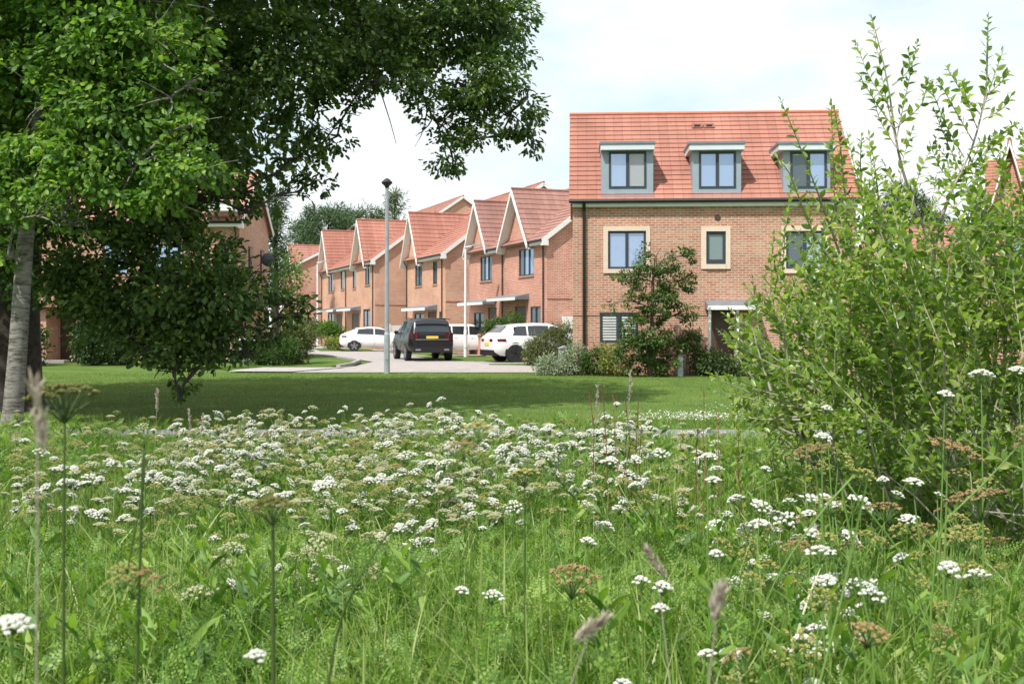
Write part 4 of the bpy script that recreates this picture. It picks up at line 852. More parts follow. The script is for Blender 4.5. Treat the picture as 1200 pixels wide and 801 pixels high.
pine(352, 262, 116, 16, 'low pine at the left of the skyline group'); pine(462, 222, 110, 16, 'dark pine top standing right behind the grey lamp post', n=20); pine(442, 246, 116, 18, 'short pine between the broad pine and the grey lamp post')
pine(322, 228, 82, 17, 'tall conifer between the far left house and the oak boughs', open_=False, n=30)
pine(1062, 222, 90, 34, 'dark tree crown behind the top of the willow bush', 'shrub_dark'); pine(1092, 250, 96, 24, 'lower dark tree beside it, above the brown roof', 'shrub_dark')
pine(-40, 190, 75, 60, 'dark tree at the far left edge behind the oak', 'shrub_dark')
pine(905, 160, 160, 20, 'distant tree behind the three storey block', 'shrub_dark')

# ------------------------------------------------------------ willow bush at the right
WB = np.array([2.75, 6.1, 0.]); wroot = empty('willow_bush', tuple(WB), 0, 'tall leafy willow bush with long shoots against the sky at the right', 'bush')
wl_lines = []; lp = []; ld = []; lr = []
def shoot(pts, r0=.007, sp=.022, ls=(.044, .068), side_amp=1.0, bare=.15):
    pts = np.asarray(pts, float); wl_lines.append((pts-WB, np.linspace(r0, .0014, len(pts))))
    seg = np.linalg.norm(np.diff(pts, axis=0), axis=1); cum = np.concatenate([[0], np.cumsum(seg)]); T = cum[-1]; s_ = T*bare; k = 0
    while s_ < T:
        p = np.array([np.interp(s_, cum, pts[:, i]) for i in range(3)]); q = np.array([np.interp(min(s_+.02, T), cum, pts[:, i]) for i in range(3)]); d = q-p
        d = d/(np.linalg.norm(d)+1e-9) if np.linalg.norm(d) > 1e-6 else np.array([0, 0, 1.])
        a = k*2.4+rng.random()*.7; ref = np.array([0.31, .2, .9]); x = np.cross(d, ref); x /= np.linalg.norm(x)+1e-9; y = np.cross(d, x)
        o = math.cos(a)*x+math.sin(a)*y; lp.append(p); ld.append(d*.75+o*.9*side_amp+np.array([0, 0, .05])); t_ = s_/T
        lr.append((ls[0]+(ls[1]-ls[0])*rng.random())*(1 if t_ < .75 else 1-1.8*(t_-.75))); s_ += sp*(.7+.6*rng.random())*(1.0 if t_ < .8 else .7); k += 1
    p = pts[-1]; lp.append(p); ld.append(pts[-1]-pts[-2]); lr.append(.03)
def px_line(pp, Y0, Y1): n = len(pp); return np.array([P(a, b_, Y0+(Y1-Y0)*i/(n-1)) for i, (a, b_) in enumerate(pp)])
def smooth(pts, n=10):
    pts = np.asarray(pts, float); t_ = np.linspace(0, len(pts)-1, n); out = np.stack([np.interp(t_, np.arange(len(pts)), pts[:, i]) for i in range(3)], 1)
    out[1:-1] = out[1:-1]*.6+(out[:-2]+out[2:])*.2; return out
main = [([(1085, 500), (1090, 400), (1092, 285), (1070, 240), (1052, 180), (1040, 90), (1021, 18)], 6.2, 6.0, .85), ([(1090, 500), (1090, 400), (1094, 285), (1115, 220), (1138, 180), (1157, 110), (1158, 22)], 6.2, 6.3, .8)]
for pp, a, b_, br in main:
    pts = smooth(px_line(pp, a, b_), 16); wl_lines.append((pts-WB, np.linspace(.016, .002, 16)))
def side(a, b_, Y, **k): shoot(smooth([P(*a, Y), P((a[0]+b_[0])/2+rng.normal()*4, (a[1]+b_[1])/2+3, Y+.03), P(*b_, Y+rng.normal()*.1)], 8), **k)
for a, b_ in [((1052, 175), (1021, 20)), ((1046, 130), (1003, 50)), ((1048, 150), (1007, 88)), ((1050, 165), (1075, 50)), ((1050, 150), (1088, 92)), ((1050, 172), (1022, 112)), ((1054, 215), (1070, 150)), ((1060, 235), (1035, 190)), ((1068, 245), (1098, 160)), ((1046, 100), (1065, 60))]: side(a, b_, 6.0, bare=.15, sp=.021, r0=.004)
for a, b_ in [((1156, 115), (1158, 20)), ((1150, 135), (1110, 80)), ((1152, 140), (1186, 110)), ((1145, 150), (1128, 95)), ((1158, 110), (1182, 85)), ((1140, 165), (1100, 95)), ((1135, 175), (1192, 145)), ((1130, 185), (1090, 100)), ((1125, 200), (1095, 130)), ((1125, 205), (1185, 155)), ((1118, 215), (1092, 175)), ((1148, 140), (1175, 60)), ((1112, 225), (1150, 165)), ((1112, 225), (1090, 205))]: side(a, b_, 6.25, bare=.1, sp=.019, r0=.004)
for pp in [[(985, 300), (960, 230), (935, 165), (915, 118)], [(1000, 300), (990, 230), (985, 170), (978, 128)], [(1015, 290), (1010, 230), (1008, 190), (1010, 160)], [(1025, 280), (1030, 230), (1022, 175)], [(990, 330), (950, 270), (925, 200), (905, 180)]]: shoot(smooth(px_line(pp, 6.2, 5.9), 10), bare=.1, sp=.022)
# the mass: shoots leaving the stems in every direction, tips inside the outline
oxs = [835, 850, 865, 885, 905, 925, 945, 965, 985, 1010, 1040, 1070, 1100, 1130, 1160, 1200, 1290, 1400]
oys = [470, 440, 400, 372, 350, 318, 262, 225, 195, 225, 262, 275, 262, 228, 215, 212, 190, 230]
for k in range(540):
    px = rng.uniform(905, 1390) if rng.random() > .10 else rng.uniform(860, 960); Y = rng.uniform(5.1, 7.4); top = np.interp(px, oxs, oys); py = top+2+abs(rng.normal())*80*(1 if rng.random() < .5 else 2.0)
    if py > 555: py = rng.uniform(top, 540)
    tip = P(px, py, 6.2); tip[1] = Y; tip[2] += rng.normal()*.04; tip[2] = max(tip[2], .4)
    bx_ = WB+np.array([rng.normal()*.45, rng.normal()*.35, 0]); Ls = rng.uniform(.45, .85)
    d = (tip-bx_); d[:2] *= .8; d /= np.linalg.norm(d); d = d+rng.normal(size=3)*.36+np.array([-.12, 0, .05]); d /= np.linalg.norm(d); a = tip-d*Ls
    a[2] = max(a[2], .12); mid = (a+tip)/2+rng.normal(size=3)*.04+np.array([.0, 0, .05])
    shoot(smooth([a, mid, tip], 7), r0=.0035, bare=.02, sp=.020)
    if rng.random() < .13: wl_lines.append((curve(bx_, a, 6, .14)-WB, np.linspace(.011, .0035, 6)))
for k in range(46):
    px = rng.uniform(930, 1330); top = np.interp(px, oxs, oys); Y = rng.uniform(5.6, 7.0); up_ = rng.uniform(10, 75); dx = rng.normal()*22
    a = P(px, top+60, 6.2); tip = P(px+dx, max(top-up_, 120), 6.2); a[1] = Y; tip[1] = Y+rng.normal()*.1; shoot(smooth([a, (a+tip)/2+rng.normal(size=3)*.02, tip], 7), r0=.003, bare=.02, sp=.019)
for k in range(90):
    px = rng.uniform(930, 1390); Y = rng.uniform(5.0, 6.6); z = rng.uniform(.35, 1.15); tip = np.array([(px-600)/F*6.0, Y, z]); d = rng.normal(size=3)*.5+[-.2, -.4, .7]; d /= np.linalg.norm(d); a = tip-d*rng.uniform(.3, .55); a[2] = max(a[2], .08)
    shoot(smooth([a, (a+tip)/2+rng.normal(size=3)*.03, tip], 6), r0=.003, bare=.02, sp=.018)
# outliers on the lower left
for (a, b_) in [((950, 460), (835, 365)), ((960, 470), (828, 445)), ((940, 430), (850, 400)), ((930, 500), (845, 475)), ((900, 470), (850, 378)), ((960, 400), (868, 345)), ((950, 480), (860, 500)), ((920, 420), (868, 420))]:
    for j in range(3): side((a[0]+rng.normal()*8, a[1]+rng.normal()*8), (b_[0]+abs(rng.normal())*14, b_[1]+rng.normal()*14), 5.8+rng.normal()*.2, bare=.05)
lp = np.array(lp); ld = np.array(ld); lr = np.array(lr)
link('stem', mesh_np('stem', *tubes(wl_lines, 6), M['bark_pale'], True), None, wroot)
crown('foliage', scatter(OVAL, lp-WB, frames(ld), lr), M['willow'], wroot)

# ------------------------------------------------------------ lawn grass, meadow grass and herbs (uncountable)
def blades(n, area, h0, h1, wd, seg=3, lean=.35, zfun=None, dens=None):
    """bent grass blades: ribbons of seg quads"""
    X = rng.uniform(area[0], area[1], n); Y = rng.uniform(area[2], area[3], n)
    keep = (np.abs(X) < .50*Y+1.0)
    if dens is not None: keep &= rng.random(n) < dens(X, Y)
    X = X[keep]; Y = Y[keep]; n = len(X); H = rng.uniform(h0, h1, n)*(zfun(X, Y) if zfun is not None else 1)
    a = rng.uniform(0, 2*np.pi, n); ln = np.abs(rng.normal(size=n))*lean*H; dx, dy = np.cos(a), np.sin(a); fx = rng.uniform(0, 2*np.pi, n); wx, wy = np.cos(fx), np.sin(fx)
    V = []; 
    for i in range(seg+1):
        t_ = i/seg; hw = wd*(1-t_**1.6)*(.6+.8*t_ if t_ < .4 else 1)*.5*(.7+.6*np.abs(np.sin(a*7)))+.0002
        cx = X+dx*ln*t_**2.2; cy = Y+dy*ln*t_**2.2; cz = H*(t_-.28*t_**3*np.minimum(1.6, ln/H))-.01
        V.append(np.stack([cx-wx*hw, cy-wy*hw, cz], 1)); V.append(np.stack([cx+wx*hw, cy+wy*hw, cz], 1))
    V = np.stack(V, 1); K = 2*(seg+1); fq = np.array([[2*i, 2*i+1, 2*i+3, 2*i+2] for i in range(seg)]).ravel()
    return V.reshape(-1, 3), (fq[None]+np.arange(n)[:, None]*K).ravel(), np.full(n*seg, 4)
def nz2d(X, Y, f_, s_=0): return .5+.25*(np.sin(X*f_+s_)+np.sin(Y*f_*1.3+s_*2+np.sin(X*f_*.7)))
# lawn: short blades, thinner with distance; not on the path
def onpath(X, Y): return (Y > 15.08-.007*X) & (Y < 16.4-.005*X)
lw_ = [blades(90000, (-9, 9, 10.4, 18), .04, .11, .010, 2, .4, dens=lambda X, Y: ~onpath(X, Y)*1.0), blades(150000, (-18, 18, 16.3, 36), .03, .065, .016, 1, .4), blades(9000, (-9, 9, 10.4, 15.2), .12, .3, .008, 3, .5, dens=lambda X, Y: np.clip(1.25-(Y-10.4)/4.5, .02, 1))]
tag(link('lawn_grass', mesh_np('lawn_grass', *merge(lw_), M['lawn_blade']), None), 'short mown grass of the green with longer tufts near the meadow', 'grass', kind='stuff')
hz_ = lambda X, Y: .75+.35*nz2d(X, Y, 1.3, 1)
mg = [blades(120000, (-5.8, 5.8, 1.6, 10.8), .35, .72, .0085, 5, .5, hz_, lambda X, Y: np.clip(nz2d(X, Y, 5.2, 3)*1.8-.1, .25, 1)), blades(70000, (-3.2, 3.2, 1.1, 5.2), .3, .76, .013, 5, .65, hz_, lambda X, Y: np.clip(nz2d(X*1.0, Y, 4.5, 1)*1.7-.15, .12, 1)), blades(110000, (-6, 6, 5, 11.2), .25, .6, .009, 4, .45, hz_), blades(16000, (-4, 4, 1.3, 7), .5, .86, .014, 6, .8, hz_)]
tag(link('meadow_grass', mesh_np('meadow_grass', *merge(mg), M['grass']), None), 'long tangled bright green meadow grass filling the foreground', 'grass', kind='stuff')
n = 900; q = np.stack([rng.normal(3.0, .55, n), rng.normal(18.2, .5, n), rng.uniform(.05, .08, n)], 1); q = np.concatenate([q, np.stack([rng.normal(4.6, .5, 300), rng.normal(20.5, .4, 300), rng.uniform(.05, .08, 300)], 1)])
tag(link('lawn_clover', mesh_np('lawn_clover', *scatter(SMALL, q, frames(rng.normal(size=q.shape)*[1, 1, .2]), rng.uniform(.018, .035, len(q))), M['petal']), None), 'patch of tiny white clover flowers in the lawn behind the path', 'flowers', kind='stuff')
# broad arching blades in patches (sedge)
sg_ = merge([blades(3000, (-5.4, 5.4, 1.3, 9), .5, .85, .016, 7, .75, None, lambda X, Y: (nz2d(X, Y, 1.9, 4) > .62)*1.0), blades(9000, (-2.4, 2.4, 1.25, 4.2), .45, .8, .018, 7, .75, None, lambda X, Y: (nz2d(X, Y, 3.1, 2) > .5)*1.0)])
tag(link('sedge', mesh_np('sedge', *sg_, M['grass'], True), None), 'broad arching sedge blades in clumps among the meadow', 'grass', kind='stuff')
# leafy stems: whorls of lance leaves up a stalk
n = 2600; Y = 1.4+8.4*rng.random(n); X = rng.uniform(-1, 1, n)*(.48*Y+.4); kp = nz2d(X, Y, 2.3, 5) > .52; X, Y = X[kp], Y[kp]; n = len(X); Hs = rng.uniform(.4, .74, n)*hz_(X, Y); ps = []; dsn = []
for i in range(16):
    f_ = .2+.8*i/15; a_ = i*2.4+rng.random(n)*.6; ps.append(np.stack([X+.02*np.sin(a_), Y+.02*np.cos(a_), Hs*f_], 1)); dsn.append(np.stack([np.cos(a_), np.sin(a_), .35+.9*f_+0*a_], 1))
ps = np.concatenate(ps); dsn = np.concatenate(dsn)
tag(link('leafy_stems', mesh_np('leafy_stems', *scatter(NARROW, ps, frames(dsn), rng.uniform(.06, .12, len(ps))), M['herb']), None), 'leafy green stems crowding between the meadow flowers', 'plants', kind='stuff')
tag(link('dead_straw', mesh_np('dead_straw', *blades(9000, (-5.4, 5.4, 1.4, 10.5), .3, .7, .005, 5, .9, hz_), M['straw']), None), 'thin dead straw tangled through the green meadow grass', 'grass', kind='stuff')
# feathery herb leaves: pinnate sprays
def spray():
    V = []; Fc = []
    for k in range(7):
        t_ = .2+.8*k/6; wl_ = .36*(1-.55*(k/6)) if k < 6 else .2
        for sg in ((-1, 1) if k < 6 else (0,)):
            c0 = np.array([0, t_, -.12*t_*t_]); d = np.array([sg*.85, .5, .02]) if sg else np.array([0, 1, -.1]); d = d/np.linalg.norm(d); n_ = np.array([-d[1], d[0], .15])
            for (f0, f1, w_) in ((.0, .45, .20), (.5, 1.0, .16)):
                i = len(V); a = c0+d*wl_*f0; b_ = c0+d*wl_*f1; m_ = (a+b_)/2
                V += [a, m_+n_*wl_*w_, b_, m_-n_*wl_*w_]; Fc.append((i, i+1, i+2, i+3))
    i = len(V); V += [np.array(q) for q in ((-.012, 0, 0), (.012, 0, 0), (.006, 1, -.12), (-.006, 1, -.12))]; Fc.append((i, i+1, i+2, i+3)); return np.array(V), Fc
SPR = spray()
n = 66000; Y = 1.25+9.3*rng.random(n)**.9; X = rng.uniform(-1, 1, n)*(.5*Y+.6); zc = (.10+.50*rng.random(n)**.8)*hz_(X, Y); hd = rng.uniform(0, 6.28, n)
keep = nz2d(X, Y, 1.5, 2.2)+.35*np.sin(X*4.3+Y*1.7)*np.sin(Y*3.9)+rng.random(n)*.4 > .55; X, Y, zc, hd = X[keep], Y[keep], zc[keep], hd[keep]; n = len(X)
D = np.stack([np.cos(hd), np.sin(hd), rng.uniform(.2, 1.3, n)], 1)
tag(link('meadow_herbs', mesh_np('meadow_herbs', *scatter(SPR, np.stack([X, Y, zc], 1), frames(D), rng.uniform(.045, .12, n)), M['herb']), None), 'feathery leaves of the meadow herbs under the flowers', 'plants', kind='stuff')

# ------------------------------------------------------------ umbel flowers
def ico(): 
    t_ = 1.0; V = np.array([(1,0,0),(-1,0,0),(0,1,0),(0,-1,0),(0,0,.8),(0,0,-.8)], float); Fc = [(0,2,4),(2,1,4),(1,3,4),(3,0,4),(2,0,5),(1,2,5),(3,1,5),(0,3,5)]; return V, Fc
ICO = ico(); eye3 = np.eye(3)
def umbel_mesh(name, Rr, nu, nf, fr, mats, dome=.55, ray_r=.0012, spread=1.0, gappy=False):
    """rays + umbellets of tiny florets; origin where the rays start"""
    hs_ = Rr*.75; pts = []; rays = []
    for i in range(nu):
        r_ = Rr*math.sqrt((i+.5)/nu)*(1+.08*rng.normal()); a = i*2.39996+rng.normal()*.1; z = hs_+dome*Rr*(1-(r_/Rr)**2)+rng.normal()*.02*Rr
        c_ = np.array([r_*math.cos(a)*spread, r_*math.sin(a)*spread, z]); rays.append((np.array([(0, 0, 0), c_*[.5, .5, .52], c_-[0, 0, fr*1.5]]), [ray_r, ray_r*.8, ray_r*.6]))
        ur = Rr/math.sqrt(nu)*(.62 if gappy else .95); q = rng.normal(size=(nf, 3)); q /= np.linalg.norm(q, axis=1, keepdims=True); q[:, 2] = np.abs(q[:, 2])*.8; pts.append(c_+q*ur*rng.uniform(.6, 1, (nf, 1)))
    p = np.concatenate(pts); fl_ = scatter(ICO, p, np.tile(eye3, (len(p), 1, 1)), fr*rng.uniform(.7, 1.25, len(p))); ry = tubes(rays, 4)
    V, f_, s_ = merge([fl_, ry]); me = mesh_np(name, V, f_, s_); me.materials.append(M[mats[0]]); me.materials.append(M[mats[1]])
    mi = np.zeros(len(s_), np.int32); mi[len(fl_[2]):] = 1; me.polygons.foreach_set('material_index', mi); return me
UW = [umbel_mesh('flower_head', .027, 18, 60, .0020, ('petal', 'stem'), .6), umbel_mesh('flower_head', .032, 24, 54, .0021, ('petal', 'stem'), .5), umbel_mesh('flower_head', .022, 13, 60, .0020, ('petal', 'stem'), .7), umbel_mesh('flower_head', .035, 18, 44, .0021, ('petal', 'stem'), .5, gappy=True)]
UC = [umbel_mesh('flower_head', .034, 18, 36, .0019, ('petal_cream', 'stem'), .35), umbel_mesh('flower_head', .04, 20, 30, .0020, ('petal_cream', 'stem'), .4, gappy=True)]
US = [umbel_mesh('seed_head', .045, 20, 18, .0025, ('seed', 'stem'), .5, gappy=True), umbel_mesh('seed_head', .05, 18, 18, .0025, ('seed_brown', 'stem'), .45, gappy=True), umbel_mesh('seed_head', .04, 16, 18, .0024, ('seed', 'stem'), .5, gappy=True)]
def head_obj(me, parent, p, s_=1.0, tilt=.25):
    o = bpy.data.objects.new(me.name.split('.')[0], me); COL.objects.link(o); o.parent = parent; o.location = p; k_ = s_*rng.uniform(.85, 1.2); o.scale = (k_, k_, k_*rng.uniform(.8, 1.25)); o.rotation_euler = (rng.normal()*tilt, rng.normal()*tilt, rng.uniform(0, 6)); return o
def plant_template(H, heads, kinds, stem='stem'):
    """one flowering plant, top at height H; heads = [(dx, dy, dz, scale)]"""
    ln = [(np.array([(0, 0, -.02), (.01, .005, H*.5), (heads[0][0], heads[0][1], H+heads[0][2]-.022)]), [.0042, .0032, .002])]
    for i, (dx, dy, dz, s_) in enumerate(heads[1:]):
        z0 = H*(.55+.08*i); ln.append((np.array([(.008, .004, z0), (dx*.6, dy*.6, z0+(H+dz-z0)*.45), (dx, dy, H+dz-.022*s_)]), [.0026, .002, .0014]))
    return mesh_np('stem', *tubes(ln, 5), M[stem], True), [((dx, dy, H+dz-.024*s_), s_, random.choice(kinds)) for dx, dy, dz, s_ in heads]
GW = 'white umbel flowers in the meadow'; GS = 'gone-over umbel seed heads in the meadow'
def rh(n): return [(rng.normal()*.02, rng.normal()*.02, 0, rng.uniform(.85, 1.15))]+[(rng.normal()*.10, rng.normal()*.10, -rng.uniform(.01, .14), rng.uniform(.6, 1.05)) for _ in range(n-1)]
TW = [plant_template(.8, rh(k), UW) for k in (4, 5, 3, 4, 6, 2)]; TCc = [plant_template(.8, rh(k), UC+UW[:1]) for k in (4, 5, 3)]; TS = [plant_template(.8, rh(k), US) for k in (3, 4, 2)]
def where(x, y):
    px = 600+F*x/y; row = 'at the back of the meadow' if y > 6.8 else 'in the middle of the meadow' if y > 4.4 else 'near the camera'
    for lim, t_ in ((120, 'below the pale oak trunk'), (300, 'below the low oak boughs'), (420, 'below the orange roofed pair'), (500, 'below the grey lamp post'), (600, 'below the black off-roader'), (700, 'below the silvery shrub'), (820, 'below the small tree'), (920, 'left of the willow bush'), (1060, 'below the willow bush'), (5000, 'at the far right')):
        if px < lim: return row+', '+t_
def plant(tpl, x, y, H, label, group, name='umbel_plant', cat='flower'):
    label = label+' '+where(x, y)
    st_, hd_ = tpl; root = empty(name, (x, y, 0), rng.uniform(0, 6.28), label, cat, group); k = H/.8; root.scale = (k, k, k)
    o = bpy.data.objects.new('stem', st_); COL.objects.link(o); o.parent = root
    big = 1.12 if y > 5.5 else 1.1
    for p, s_, me in hd_: head_obj(me, root, p, s_/k*big, .35)
    return root
LW = 'white umbel flower'; LC = 'creamy fading umbel'; LS = 'brownish gone-over umbel'
def field(n, px0, px1, y0, y1, py0, py1, tpls, label, group):
    """plants in loose drifts, tops between the given heights"""
    nc = max(3, n//6); cy = y0+(y1-y0)*rng.random(nc)**.8; cx = rng.uniform(px0, px1, nc)
    for _ in range(n):
        j = rng.integers(nc); Y = cy[j]+rng.normal()*.35; Y = min(max(Y, y0-.2), 9.9); x = (cx[j]-600)/F*cy[j]+rng.normal()*.28; plant(random.choice(tpls), x, Y, py0+(py1-py0)*rng.random()**1.3, label, group)
field(78, 290, 760, 6.0, 9.6, .60, .86, TW, LW, GW); field(20, 80, 300, 5.5, 9.5, .58, .76, TW, LW, GW); field(28, 560, 760, 6.5, 9.5, .68, .88, TW, LW, GW)
field(46, 0, 1180, 2.8, 6.5, .56, .80, TW, LW, GW); field(13, 820, 1200, 3.2, 5.5, .60, 1.0, TW, LW, GW)
field(80, 130, 740, 6, 9.8, .58, .82, TCc, LC, 'creamy fading umbels at the back of the meadow'); field(22, 0, 500, 3.2, 7, .5, .72, TCc, LC, 'creamy fading umbels at the back of the meadow')
field(26, 0, 500, 2.6, 8.5, .55, .78, TS, LS, GS); field(18, 850, 1200, 3.0, 5.5, .7, .98, TS, LS, GS)
# the rest: a haze of small far umbels, one object
far = []
for me_, k in ((UC[1], 280), (US[0], 300), (US[2], 280), (UC[0], 210), (UW[1], 60)):
    nv = len(me_.vertices); co = np.zeros(nv*3, np.float32); me_.vertices.foreach_get('co', co); co = co.reshape(-1, 3)
    fv = [tuple(p.vertices) for p in me_.polygons]
    Y = rng.uniform(5.0, 10.0, k); px = np.clip(rng.normal(430, 210, k), 20, 800); X = (px-600)/F*Y; Z = .44+.32*rng.random(k); far.append((me_, scatter((co, fv), np.stack([X, Y, Z], 1), np.tile(eye3, (k, 1, 1)), rng.uniform(.6, 1.0, k))))
for i, (me_, dt) in enumerate(far[:]): pass
V, f_, s_ = merge([d for _, d in far]); me = mesh_np('umbel_drift', V, f_, s_)
mats = []; mi = []
for me_, dt in far:
    ms_ = []
    for mt in me_.materials:
        if mt.name not in [q.name for q in mats]: mats.append(mt)
        ms_.append([q.name for q in mats].index(mt.name))
    base = np.zeros(len(me_.polygons), np.int32); me_.polygons.foreach_get('material_index', base); mi.append(np.tile(np.array(ms_)[base], len(dt[2])//len(base)))
for q in mats: me.materials.append(q)
me.polygons.foreach_set('material_index', np.concatenate(mi).astype(np.int32))
tag(link('umbel_drift', me, None), 'drift of hundreds of small far umbels blurring together behind the nearer flowers', 'flowers', kind='stuff')

# single flowers one can point to
def hero(px, py, Y, me, s_, label, lean=0, cat='flower', name='umbel_flower', stemmat='stem', r_=.0035):
    p = P(px, py, Y); x0 = p[0]-lean; root = empty(name, (x0, Y, 0), 0, label, cat)
    H = p[2]-.028*s_
    link('stem', mesh_np('stem', *tubes([(np.array([(0, 0, -.02), (lean*.35, .01, H*.5), (lean*.8, .0, H*.85), (lean, 0, H)]), [r_*1.3, r_, r_*.8, r_*.55])], 6), M[stemmat], True), None, root)
    head_obj(me, root, (lean, 0, H), s_, .15); return root
for a in [(1150, 440, 4.0, 1, 1.15, 'tall white umbel flower standing highest against the green willow bush'), (1193, 431, 3.9, 1, 1.1, 'white umbel flower cut by the right edge of the photo beside the tallest one'), (1107, 462, 4.2, 0, .95, 'small white umbel above a spray of bare rays in front of the willow bush'),
          (968, 478, 4.6, 0, .9, 'single small white umbel left of the willow bush stems'), (963, 514, 3.6, 1, .75, 'flat white umbel on a pale straight stalk under the bush'), (830, 537, 4.3, 1, .95, 'wide white umbel standing alone below the grey path'), (836, 560, 4.1, 1, .95, 'double topped white umbel just below the one under the path'),
          (890, 590, 3.9, 3, 1.2, 'broad ragged white umbel left of the middle of the right half'), (965, 581, 3.9, 0, 1.0, 'round white umbel on a thin upright stalk right of the broad ragged one'), (1035, 562, 3.8, 0, .85, 'small domed white umbel left of the larger twin at the right'), (1070, 563, 3.8, 1, .95, 'larger white umbel right of the small domed one'),
          (840, 648, 3.0, 2, .95, 'white umbel low in the middle right between the grass blades'), (1110, 662, 2.8, 2, 1.1, 'round white umbel leaning at the lower right'), (962, 648, 3.1, 3, 1.1, 'wide white umbel cluster low at the right'), (645, 498, 7.6, 1, 1.6, 'largest white umbel on the skyline of the flowers below the middle house'),
          (520, 491, 7.6, 3, 1.5, 'pale open umbel sticking up left of the largest one'), (365, 490, 7.9, 1, 1.3, 'white umbel sticking up highest below the oak shadow'), (282, 487, 8.0, 2, 1.1, 'lone white umbel standing up at the left of the drift'), (688, 628, 3.9, 2, 1.3, 'round white umbel in the dark gap of the meadow centre'),
          (540, 692, 3.4, 2, .95, 'small white umbel in the lower centre beside a fuzzy one'), (576, 699, 3.4, 3, .9, 'fuzzy white umbel in the lower centre'), (752, 680, 3.2, 2, .9, 'white umbel left of the pair at the bottom centre'), (776, 686, 3.1, 2, 1.0, 'white umbel with pinkish grass head touching it at the bottom centre'),
          (774, 713, 3.0, 1, .85, 'white umbel below the pair near the bottom centre'), (830, 762, 2.6, 2, .95, 'white umbel nearest the bottom edge right of centre'), (730, 796, 2.4, 2, .9, 'white umbel cut by the bottom edge of the photo'), (300, 764, 1.9, 2, .8, 'blurred close white umbel at the lower left'), (15, 727, 1.8, 1, .8, 'blurred close white umbel at the left edge'),
          (1148, 678, 2.9, 3, .95, 'loose white umbel at the lower right corner of the flowers'), (1020, 700, 2.7, 3, .9, 'pinkish white umbel with a grass head behind it')]:
    hero(a[0], a[1], a[2], UW[a[3]], a[4], a[5], rng.normal()*.05)
def bighead(Rr, nu, mat='seed'): return umbel_mesh('seed_head', Rr, nu, 16, .0030, (mat, 'stem_dark'), .35, .0011, gappy=True)
hero(76, 478, 2.0, bighead(.056, 30, 'seed_olive'), 1.0, 'big close gone-over umbel with green rays rising at the left', .01, 'seed head', 'umbel_flower', 'stem_dark', .0035)
hero(1015, 745, 2.2, bighead(.04, 20, 'seed_brown'), .9, 'brownish umbel near the bottom right', .03, 'seed head', 'umbel_flower', 'stem', .003)
hero(955, 535, 3.4, bighead(.075, 26, 'seed_brown'), 1.0, 'wide reddish brown umbel fanning out behind the flat white one', -.1, 'seed head', 'umbel_flower', 'stem', .004)
hero(1110, 540, 3.4, bighead(.075, 26, 'seed_brown'), 1.0, 'wide reddish brown umbel below the small white umbel by the bush', .02, 'seed head', 'umbel_flower', 'stem', .004)
hero(1150, 600, 3.2, bighead(.08, 26, 'seed_brown'), 1.0, 'wide tan umbel leaning in from the right edge', .25, 'seed head', 'umbel_flower', 'stem', .004)
hero(670, 690, 3.0, bighead(.06, 22, 'seed_brown'), 1.0, 'reddish seed umbel in the lower centre above dark grass', .1, 'seed head', 'umbel_flower', 'stem', .003)
hero(615, 560, 3.2, bighead(.04, 20, 'seed'), 1.0, 'small greenish seed umbel in the middle of the meadow', .0, 'seed head', 'umbel_flower', 'stem_dark', .003)
hero(320, 600, 2.0, bighead(.04, 20, 'seed_olive'), .9, 'blurred close seed umbel on a thick dark stalk left of centre', .0, 'seed head', 'umbel_flower', 'stem_dark', .005)
# dry dock stalks left of the path
dk = empty('dry_dock', (.95, 8.2, 0), 0, 'reddish brown dry dock stalks sticking up in front of the path', 'plant')
ln = []; 
for (pa, pt) in (((700, 560), (690, 455)), ((716, 560), (705, 450)), ((728, 570), (718, 462)), ((745, 580), (733, 470)), ((742, 600), (748, 470)), ((757, 600), (752, 500)), ((735, 640), (742, 560)), ((830, 560), (818, 500)), ((815, 560), (825, 455)), ((845, 570), (842, 480)), ((850, 560), (866, 500))):
    a = P(pa[0], pa[1], 5.4+rng.random()); b_ = P(pt[0], pt[1], a[1]); a[2] = 0; ln.append((curve(a, b_, 6, .04)-[.95, 8.2, 0], np.linspace(.005, .0018, 6)))
link('stem', mesh_np('stem', *tubes(ln, 5), M['dock'], True), None, dk)
sp = []
for pts, _ in ln:
    for k in range(90):
        t_ = rng.uniform(.35, 1); i = t_*5; j = min(int(i), 4); p = pts[j]+(pts[j+1]-pts[j])*(i-j); sp.append(p+rng.normal(size=3)*[.008, .008, .004])
sp = np.array(sp); link('seed', mesh_np('seed', *scatter(SMALL, sp, frames(rng.normal(size=sp.shape)+[0, 0, 1]), rng.uniform(.008, .016, len(sp))), M['dock']), None, dk)
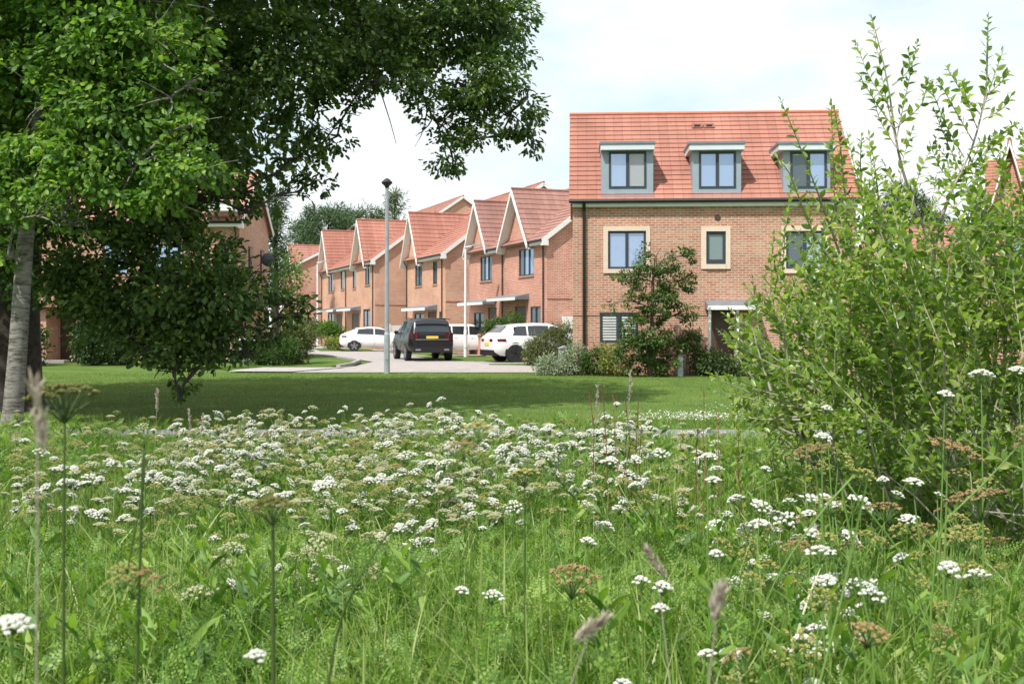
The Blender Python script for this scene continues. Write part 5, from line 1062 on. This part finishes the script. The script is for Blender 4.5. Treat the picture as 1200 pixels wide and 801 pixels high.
# feathery grass heads
def plume(px, py, Y, L_, dirx, label, mat='straw', fat=.007):
    p = P(px, py, Y); root = empty('grass_head', (p[0]-dirx*.2, Y, 0), 0, label, 'grass head'); b0 = np.array([p[0]-dirx*.2, Y, 0.]); d = np.array([dirx, 0, 1.]); d /= np.linalg.norm(d)
    top = p+d*L_/2; ln = [(smooth([b0, (b0+p)/2+[-.02, 0, .1], p, top], 9)-b0, np.linspace(.0014, .0006, 9))]; link('stem', mesh_np('stem', *tubes(ln, 5), M['straw'], True), None, root)
    n = 110; t_ = rng.uniform(-.5, .5, n); q = p[None]+d*(t_*L_)[:, None]+rng.normal(size=(n, 3))*fat*(1-np.abs(t_)*1.6)[:, None]*.5
    link('spikelets', mesh_np('spikelets', *scatter(NEEDLE, q-b0, frames(rng.normal(size=(n, 3))*.35+d), rng.uniform(.012, .022, n)), M[mat]), None, root)
for a in [(770, 662, 2.0, .06, -.7, 'pinkish grass head leaning left over the white umbels at the bottom centre'), (690, 737, 1.5, .05, 1.4, 'pale grass head lying low at the bottom centre'), (840, 710, 1.4, .04, .3, 'soft buff grass head right of the bottom centre'), (45, 490, 1.25, .08, -.15, 'blurred grey grass head rising in front of the pale trunk'), (700, 472, 5.0, .14, .02, 'fine straw grass head above the dry dock stalks'), (738, 455, 5.2, .16, .03, 'pale straw grass head rising highest among the dry dock stalks'), (237, 497, 7.2, .12, .1, 'reddish grass head on the skyline at the left'), (222, 492, 7.0, .13, -.1, 'pinkish grass head beside the reddish one at the left'), (184, 470, 6.0, .12, 0, 'thin upright straw blade head under the oak bough')]:
    plume(*a)
# thick leaning pale stalks at the right
for i, (pp, Y, lb) in enumerate([([(870, 800), (900, 690), (960, 600), (1035, 520)], 2.6, 'pale thick stalk leaning right towards the willow bush'), ([(1100, 760), (1060, 650), (1010, 590), (975, 540)], 2.8, 'pale thick stalk leaning left below the wide brown umbel'), ([(1200, 515), (1150, 570), (1090, 625)], 2.9, 'pale stalk reaching in from the right edge'), ([(560, 520), (470, 600), (410, 690), (380, 790)], 2.2, 'dark green stalk arching across the lower left'), ([(145, 690), (170, 560), (168, 500)], 2.0, 'dark upright stalk at the left of the meadow')]):
    pts = np.array([P(a, b_, Y) for a, b_ in pp]); ends = pts[0] if pts[0][2] < pts[-1][2] else pts[-1]; b0 = np.array([ends[0], Y, 0.]); pts = np.vstack([[b0], pts]) if ends is pts[0] else np.vstack([pts, [b0]])
    if pts[0][2] > pts[-1][2]: pts = pts[::-1]
    root = empty('stalk', tuple(b0), 0, lb, 'stalk'); link('stem', mesh_np('stem', *tubes([(smooth(pts, 12)-b0, np.linspace(.0034, .0014, 12))], 6), M['stem' if i < 3 else 'stem_dark'], True), None, root)
    tip = pts[-1]-b0
    for k in range(3): head_obj(US[k], root, tuple(tip+rng.normal(size=3)*.02*(k > 0)), .7)
